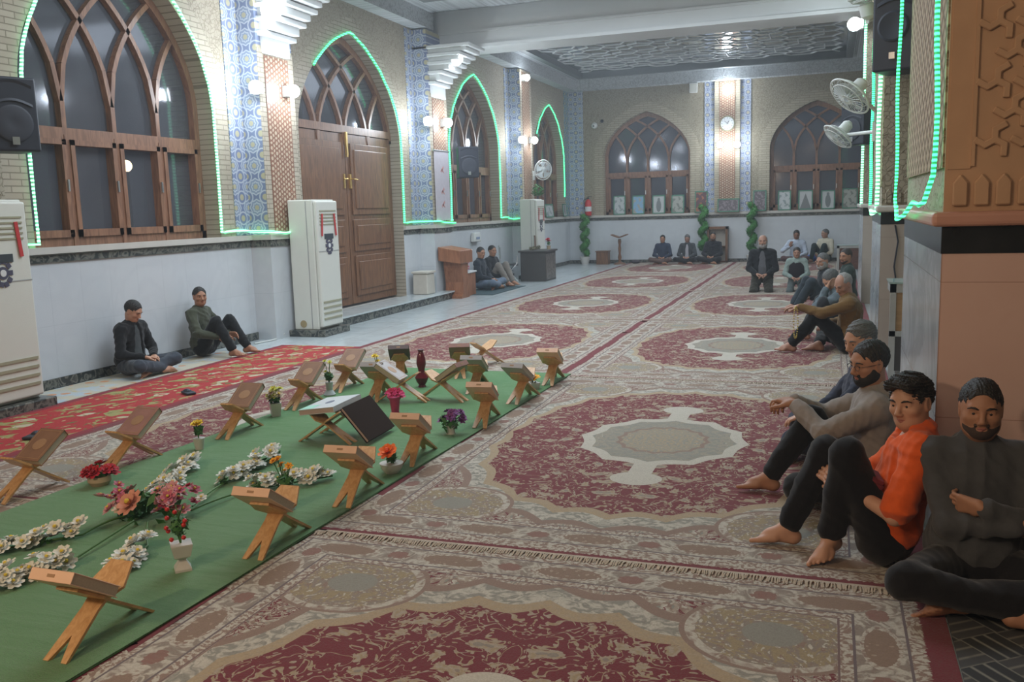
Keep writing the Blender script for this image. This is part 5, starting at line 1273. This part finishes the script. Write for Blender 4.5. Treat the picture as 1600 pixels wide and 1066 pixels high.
    for s in (-1, 1):
        w_ = wr[s]; hd, hn = DA[s][2], DA[s][3]; cu = (hands or {}).get(s, .45)
        a_ = el[s] if sleeve < .9 else wr[s]+(el[s]-wr[s])*.25
        b_ = np.stack([w_, a_, w_+lx(hd)/np.linalg.norm(hd)*.2]); Fw = Field(b_.min(0)-.07, b_.max(0)+.07, hc)
        if sleeve < .9: Fw.cone(sh[s]+(el[s]-sh[s])*.45, el[s], .041, .038, .02)
        Fw.cone(a_, w_, .037 if sleeve < .9 else .026, .0235, .015); hand_prims(Fw, w_, hd, hn, -s, cu); parts.append(Fw.mesh())
        Ff = Field(an[s]-.19, an[s]+.19, hc); u_ = (0, 0, 1) if pose != 'kneel' else (0, 0, -1); ft = lx(FD[s]); up = lx((0, 0, 1.0))
        if pose == 'cross': up = lx((0, 0, 1.0))+lx((0, -.9, 0))
        if pose == 'kneel': up = lx((0, .15, -1.0))
        foot_prims(Ff, an[s], ft, up, -s, kn=kn[s]); parts.append(Ff.mesh())
    arrays_obj('body', parts, SK[sk], t)
    # clothing
    tm = top if not isinstance(top, str) else cloth(top, topc); lm = cloth(leg, legc)
    Ft = Field(lo, hi, hb); torso(Ft, .020)
    if hem: Ft.ell(pel+lx((0, .06, -.02)), (.20+hem, .19+hem, .10), .06)
    for s in (-1, 1):
        if sleeve > .9: Ft.cone(sh[s], el[s], .066, .060, .04).cone(el[s], wr[s]+(el[s]-wr[s])*.08, .059, .043, .02)
        else: Ft.cone(sh[s], sh[s]+(el[s]-sh[s])*.85, .062, .076, .035)
    if sleeve < .9: Ft.ell(nb+lx((0, .055, .045)), (.078, .085, .085), .01, None, True)
    else: Ft.cone(nb+lx((0, .0, .0)), nb+lx((0, .006, .045 if collar else .012)), .062, .060, .02)
    if inner: Ft.cone(nb+lx((0, .125, .01)), waist+lx((0, .165, -.1)), .050, .075, .008, True)
    Ft.folds(.0095 if lod == 0 else .009, 21, seed); arrays_obj('jacket' if inner else 'shirt', [Ft.mesh()], tm, t)
    if inner:
        Fi = Field(lo, hi, hb); torso(Fi, .001); Fi.folds(.003, 26, seed+5); arrays_obj('inner_shirt', [Fi.mesh()], cloth(*inner), t)
    Fl = Field(lo, hi, hb); Fl.ell(pel-lx((0, .0, .012)), (.165+fat, .135+fat*.8, .10), .05)
    for s in (-1, 1): Fl.cone(hip[s], kn[s], .095+fat*.3, .068, .035).cone(kn[s], an[s]+(kn[s]-an[s])*.10, .072, .060, .03)
    Fl.folds(.008, 17, seed+2)
    V, F4 = Fl.mesh(); V[:, 2] = np.maximum(V[:, 2], .002); arrays_obj('trousers', [(V, F4)], lm, t)
    # hair, beard, eyes
    P_ = lambda *q: hc_+R @ lx(q)
    if hs != 'bald':
        Fr = Field(hc_-.17, hc_+.17, hh); th = {'short': .006, 'thick': .009, 'thin': .003}[hs]
        Fr.ell(P_(0, -.018, .032), (.076+th, .096+th, .088+th), .01, R); 
        if hs == 'thick': Fr.ell(P_(.0, .015, .088), (.078, .085, .046), .02, R); Fr.cone(P_(-.045, .080, .082), P_(.040, .078, .090), .020, .026, .02)
        Fr.folds(.010 if hs == 'thick' else .0045, 140, seed)
        Fr.ell(P_(0, .098, .000), (.067, .066, .086), .006, R, True); Fr.ell(P_(0, .09, -.05), (.085, .060, .075), .006, R, True)
        Fr.ell(P_(0, .02, -.115), (.12, .125, .095), .008, R, True)
        for s in (-1, 1): Fr.ell(P_(s*.085, .012, -.012), (.022, .028, .036), .006, R, True)
        if hs == 'thin': Fr.ell(P_(0, .06, .09), (.07, .07, .05), .02, R, True)
        arrays_obj('hair', [Fr.mesh()], HAIRM[hair], t)
    if beard:
        Fb = Field(hc_-.16, hc_+.16, hh); q = {'full': .0055, 'stubble': .0018, 'long': .011}[beard]
        Fb.ell(P_(0, .020, -.024), (.062+q+fat*.25, .066+q, .088+q), .03, R); Fb.ell(P_(0, .045, -.082), (.040+q+fat*.3, .038+q*1.4, .031+q*1.2), .03, R)
        for s in (-1, 1): Fb.ell(P_(s*.040, .012, -.062), (.020+q+fat*.3, .035+q, .03+q), .03, R)
        Fb.ell(P_(0, .088, .018), (.055, .070, .064), .004, R, True); Fb.ell(P_(0, 0, .100), (.2, .2, .10), .004, R, True); Fb.ell(P_(0, .088, -.0605), (.020, .03, .0085), .003, R, True); Fb.ell(P_(0, -.085, -.04), (.12, .078, .16), .004, R, True)
        for s in (-1, 1): Fb.ell(P_(s*.040, .080, -.034), (.022, .035, .022), .005, R, True)
        Fb.cone(P_(-.022, .083, -.0445), P_(.022, .083, -.0445), .0072, .0072, .006)
        Fb.ell(P_(0, .02, -.16), (.06, .05, .045), .01, R, True)
        arrays_obj('beard', [Fb.mesh()], stubm if beard == 'stubble' else HAIRM[hair if beard != 'long' else 'lgrey'], t)
    if True:
        Rm = Matrix([list(r) for r in R]).to_4x4()
        for s in (-1, 1):
            c_ = P_(s*.031, .0695, .002); g = MB(); g.T = Matrix.Translation(Vector(c_)) @ Rm; g.ball((0, 0, 0), .0128, 12, 8, (1.05, 1, .62)); g.cur = 1; g.ball((0, .0102, -.0003), .0066, 10, 6, (1, .5, .92)); g.build('eye', [eyew, eyed], t, smooth=True)
            g = MB(); g.T = Matrix.Translation(Vector(P_(0, 0, 0))) @ Rm; g.tube([(s*.013, .0875, .020), (s*.026, .0885, .0262), (s*.040, .0835, .0268), (s*.053, .0725, .020)], [.003, .0045, .004, .002], 6); g.build('eyebrow', HAIRM[hair if hair != 'lgrey' else 'grey'], t, smooth=True)
        if beard != 'long' or lod == 0:
            g = MB(); g.T = Matrix.Translation(Vector(P_(0, 0, 0))) @ Rm; g.tube([(-.022, .079, -.058), (-.010, .0875, -.0565), (0, .0885, -.0575), (.010, .0875, -.0565), (.022, .079, -.058)], [.002, .0045, .0045, .0045, .002], 8); g.tube([(-.018, .0805, -.063), (0, .088, -.0655), (.018, .0805, -.063)], [.002, .0055, .002], 8); g.build('lips', lipm, t, smooth=True)
    return t, hc_, R
RIGHT = PI/2; D = math.radians
# --- the four nearest
person('man in a dark grey sweater with folded arms sitting against the salmon pillar', (.59, 3.98), PI+.03, 'cross', 'dark_grey_knit_sweater', (.060, .062, .066), 'black_trousers', (.011, .011, .013), 'a', 'black', 'short', 'stubble', 0, (-6, 4, 0),
       arms={1: ((-.115, .20, .33), (1, -.15, -.6), (-1, -.5, .05), (0, -1, .2)), -1: ((.015, .19, .395), (-1, -.1, -.7), (1, -.75, .0), (0, -1, .2))}, lean=.04, fat=.02, collar=True, seed=3, hands={-1: .6, 1: .4})
boy, bh, bR = person('boy in a bright orange shirt with knees drawn up, barefoot, looking at the camera', (.26, 4.20), RIGHT, 'up', 'orange_cotton', (.62, .095, .018), 'black_joggers', (.010, .010, .012), 'b', 'black', 'thick', None, 0, (54, 6, 4), scale=1.01, hoff=(0, 0, -.035),
       arms={-1: ((-.10, .17, .345), (-.7, -.5, -.8), (.5, .75, .35), (.6, -.3, -.3)), 1: ((.06, .19, .36), (.8, -.4, -.6), (-.7, .5, 0), (0, -1, 0))},
       legs={1: ((.05, .42, .082), (0, -.1, 1)), -1: ((-.07, .23, .10), (-.12, .2, 1))}, foot={1: (-.08, 1, -.02), -1: (-1, .45, -.22)}, lean=.12, sleeve=.5, seed=5, hem=.0)
g = MB()
for k in range(9): g.box((0, 0, .02*k), (.05+.02*(k % 2), .10, .019))
o = tag(g.build('patterned_pouch', mat('dark_red_striped_cloth', (.14, .02, .025), .8, var=.6, scale=40), loc=(.13, 4.10, .28)), 'dark red ribbed cloth pouch held between the boy in orange and his knee', 'pouch'); o.rotation_euler = (.2, .45, .3)
gm, gh, gR = person('bearded man with glasses in a light grey jacket, hands clasped around his knee', (.22, 5.02), RIGHT, 'up', 'light_grey_jacket_cloth', (.235, .205, .185), 'black_cotton_trousers', (.012, .012, .013), 'a', 'black', 'short', 'full', 0, (34, 10, 0),
       arms={-1: ((-.05, .385, .525), (-.8, -.3, -.7), (.6, .75, .1), (.3, .3, -1)), 1: ((.07, .40, .515), (.8, -.3, -.7), (-.8, .55, .05), (-.2, .3, -1))},
       legs={1: ((.02, .52, .085), (0, 0, 1)), -1: ((.04, .30, .075), (-1, .9, .2))}, foot={1: (0, 1, 0), -1: (1, .3, -.1)}, lean=.02, fat=.02, seed=7, hands={-1: .75, 1: .75})
Rm = Matrix([list(r) for r in gR]).to_4x4(); g = MB(); g.T = Matrix.Translation(Vector(gh)) @ Rm
for s in (-1, 1):
    g.tube([(s*.032+.019*math.cos(a*PI/8), .096, .002+.015*math.sin(a*PI/8)) for a in range(16)], .0013, 5, True); g.tube([(s*.051, .095, .006), (s*.074, .06, .008), (s*.081, -.01, .004)], .0013, 5)
g.tube([(-.013, .098, .004), (.013, .098, .004)], .0013, 5); tag(g.build('eyeglasses', M['darkmetal'], gm), 'thin wire eyeglasses')
person('grey-haired man in a navy robe behind the man with glasses', (.22, 5.86), RIGHT, 'cross', 'navy_robe_cloth', (.030, .036, .060), 'navy_trousers', (.028, .034, .056), 'b', 'grey', 'short', None, 0, (38, 16, 0), lean=0, fat=.015, seed=9, hem=.05,
       arms={-1: ((-.20, .33, .22), (-1, -.5, 0), (0, 1, -.2), (0, 0, -1)), 1: ((.16, .33, .22), (1, -.5, 0), (0, 1, -.2), (0, 0, -1))})
# --- against the middle pillar
tm_, th_, tR = person('bald man in a tan brown sweater with one arm stretched over his knee', (.20, 10.08), RIGHT, 'up', 'tan_brown_sweater', (.15, .085, .03), 'black_cloth_trousers', (.010, .010, .011), 'd', 'lgrey', 'thin', None, 1, (40, 28, 0),
       arms={-1: ((-.10, .50, .50), (-.5, 0, -1), (.1, 1, -.15), (0, 0, -1)), 1: ((.12, .20, .30), (1, -.5, -.3), (-.6, .6, -.2), (0, 0, -1))}, legs={-1: ((-.10, .58, .085), (0, .0, 1)), 1: ((.05, .30, .075), (1, .8, .1))}, foot={-1: (0, 1, 0)}, slump=.06, lean=.05, seed=11)
g = MB(); rd = random.Random(8)
for k in range(34):
    a = k/34*2*PI; g.ball((.020*math.sin(a), .035*math.sin(a), -.17+.17*math.cos(a)), .0085, 6, 4)
tag(g.build('prayer_beads', mat('yellow_beads', (.50, .38, .10), .4), loc=(-.33, 9.90, .52)), 'yellow prayer beads hanging from the bald man\'s hand', 'prayer beads')
person('grey-haired man covering his face with one hand behind the bald man', (.20, 11.05), RIGHT+.1, 'up', 'blue_grey_shirt', (.11, .14, .16), 'dark_grey_trousers', (.03, .032, .036), 'b', 'grey', 'short', None, 1, (25, 40, 0),
       arms={-1: ((-.06, .235, .60), (-.3, .5, -1), (.1, -.35, 1), (0, -1, -.3)), 1: ((.12, .30, .30), (1, -.5, -.3), (-.6, .6, -.2), (0, 0, -1))}, slump=.12, seed=12)
person('grey-bearded man in a black coat with raised knees by the far pillar', (-.02, 13.9), RIGHT+.25, 'up', 'black_coat_cloth', (.02, .022, .026), 'dark_blue_grey_trousers', (.03, .04, .05), 'd', 'grey', 'short', 'long', 1, (35, 10, 0), slump=.04, seed=13, fat=.02)
person('dark-haired man in a dark green sweater at the foot of the farthest pillar', (.26, 14.7), RIGHT+.15, 'cross', 'dark_green_sweater', (.03, .045, .04), 'dark_trousers', (.02, .02, .022), 'a', 'brown', 'short', 'stubble', 2, (40, 5, 0), seed=14)
# --- middle of the hall
person('balding man in a black suit kneeling on the carpet facing the camera', (-1.17, 17.15), PI, 'kneel', 'black_suit_cloth', (.014, .015, .018), 'dark_olive_trousers', (.035, .032, .024), 'd', 'lgrey', 'thin', 'long', 1, (0, 0, 0), seed=15, fat=.02, inner=('grey_striped_shirt', (.10, .10, .11)), scale=1.02)
person('boy in a dark vest and pale sleeves kneeling beside the man in the black suit', (-.57, 17.1), PI, 'kneel', 'pale_green_shirt', (.25, .31, .29), 'grey_green_trousers', (.09, .11, .11), 'd', 'brown', 'short', None, 1, (0, 10, 0), scale=.80, seed=16, slump=.03)
v = MB(); v.lathe([(.175, .30), (.19, .36), (.205, .46), (.205, .56), (.15, .655), (.08, .70)], (0, 0, 0), 24, cap=False); vo = v.build('vest', cloth('black_vest_cloth', (.02, .016, .02)), [o for o in bpy.data.objects if o.get('label', '').startswith('boy in a dark vest')][0], smooth=True); vo.scale = (1, .80, 1); vo.location.y = .005
person('man in a white shirt with dark trousers sitting by the far wall', (-.84, 24.75), PI, 'cross', 'white_blue_shirt', (.42, .47, .56), 'maroon_dark_trousers', (.09, .05, .05), 'c', 'black', 'short', None, 2, (0, 15, 0), seed=17, arms={1: ((.16, .26, .45), (1, .2, -1), (-.4, -.1, 1), (0, -1, 0))})
person('man in a cream shirt leaning sideways by the far wall', (-.12, 25.2), PI-.6, 'up', 'cream_shirt', (.52, .48, .38), 'dark_charcoal_trousers', (.02, .03, .03), 'd', 'grey', 'short', None, 2, (-20, 5, 0), seed=18)
person('young man in a navy shirt sitting cross-legged left of the spiral topiary', (-4.40, 25.05), PI, 'cross', 'navy_blue_shirt', (.03, .04, .07), 'brown_grey_trousers', (.12, .08, .07), 'a', 'black', 'short', None, 2, (0, 5, 0), seed=19, scale=.92)
person('grey-haired man in a black jacket over a light shirt by the far wall', (-3.72, 25.05), PI, 'cross', 'dark_grey_jacket', (.05, .055, .06), 'very_dark_trousers', (.016, .016, .018), 'd', 'grey', 'short', None, 2, (0, 20, 0), seed=20, inner=('light_grey_shirt', (.36, .35, .38)), scale=.92)
person('man in a long black jacket in front of the wooden cabinet', (-3.02, 25.05), PI-.15, 'cross', 'long_black_jacket', (.018, .019, .023), 'charcoal_trousers', (.02, .02, .022), 'a', 'black', 'short', 'stubble', 2, (15, 0, 0), seed=21, fat=.02, scale=.98)
# --- along the left wall
person('man in a black jacket sitting cross-legged with lowered head at the left wall', (-7.04, 7.56), -PI/2, 'cross', 'black_jacket_cloth', (.012, .013, .015), 'dark_blue_grey_cotton', (.045, .055, .072), 'b', 'black', 'short', None, 0, (10, 30, 0), seed=22, slump=.05, inner=('dark_grey_shirt', (.06, .07, .075)), fat=.012, seat=.006, scale=.93)
person('young man in an olive green sweater with black knees drawn up at the left wall', (-7.02, 8.72), -PI/2+.15, 'up', 'olive_green_sweater', (.055, .062, .042), 'black_jeans', (.010, .012, .013), 'a', 'black', 'short', None, 0, (-42, 2, 0), seed=23, scale=.94, lean=.03, legs={-1: ((-.20, .50, .085), (-.2, .1, 1)), 1: ((.10, .46, .085), (.1, .1, 1))},
       arms={1: ((.14, .30, .26), (1, -.6, -.2), (-.2, 1, -.1), (-1, 0, -.3)), -1: ((-.14, .30, .26), (-1, -.6, -.2), (.2, 1, -.1), (1, 0, -.3))})
person('man in a dark navy pullover and blue jeans sitting beside the wooden chest', (-6.86, 17.36), -PI/2, 'cross', 'dark_navy_pullover', (.022, .028, .038), 'faded_blue_jeans', (.12, .16, .22), 'a', 'black', 'short', None, 2, (-30, 10, 0), seed=24)
person('man in a black top with beige trousers and raised knees by the folding chair', (-6.90, 18.15), -PI/2-.2, 'up', 'black_top_cloth', (.02, .022, .026), 'beige_grey_trousers', (.20, .18, .16), 'a', 'black', 'short', None, 2, (-20, 5, 0), seed=25)
# ================================================================ thin haze volume added to lift the blacks across the hall
hm = bpy.data.materials.new('black_lift_haze'); hm.use_nodes = True; nt = hm.node_tree; nt.nodes.remove(nt.nodes['Principled BSDF'])
vs = nt.nodes.new('ShaderNodeVolumeScatter'); vs.inputs['Density'].default_value = .005; vs.inputs['Anisotropy'].default_value = .5
vs.inputs['Color'].default_value = (.9, .94, 1, 1); nt.links.new(vs.outputs[0], nt.nodes['Material Output'].inputs['Volume'])
hz = MB().bb((-8.3, -5.9, -.3), (6.9, 26.9, 5.9)).build('haze', hm); tag(hz, 'thin bluish haze added through the whole hall to lift dark tones', 'haze', kind='stuff')
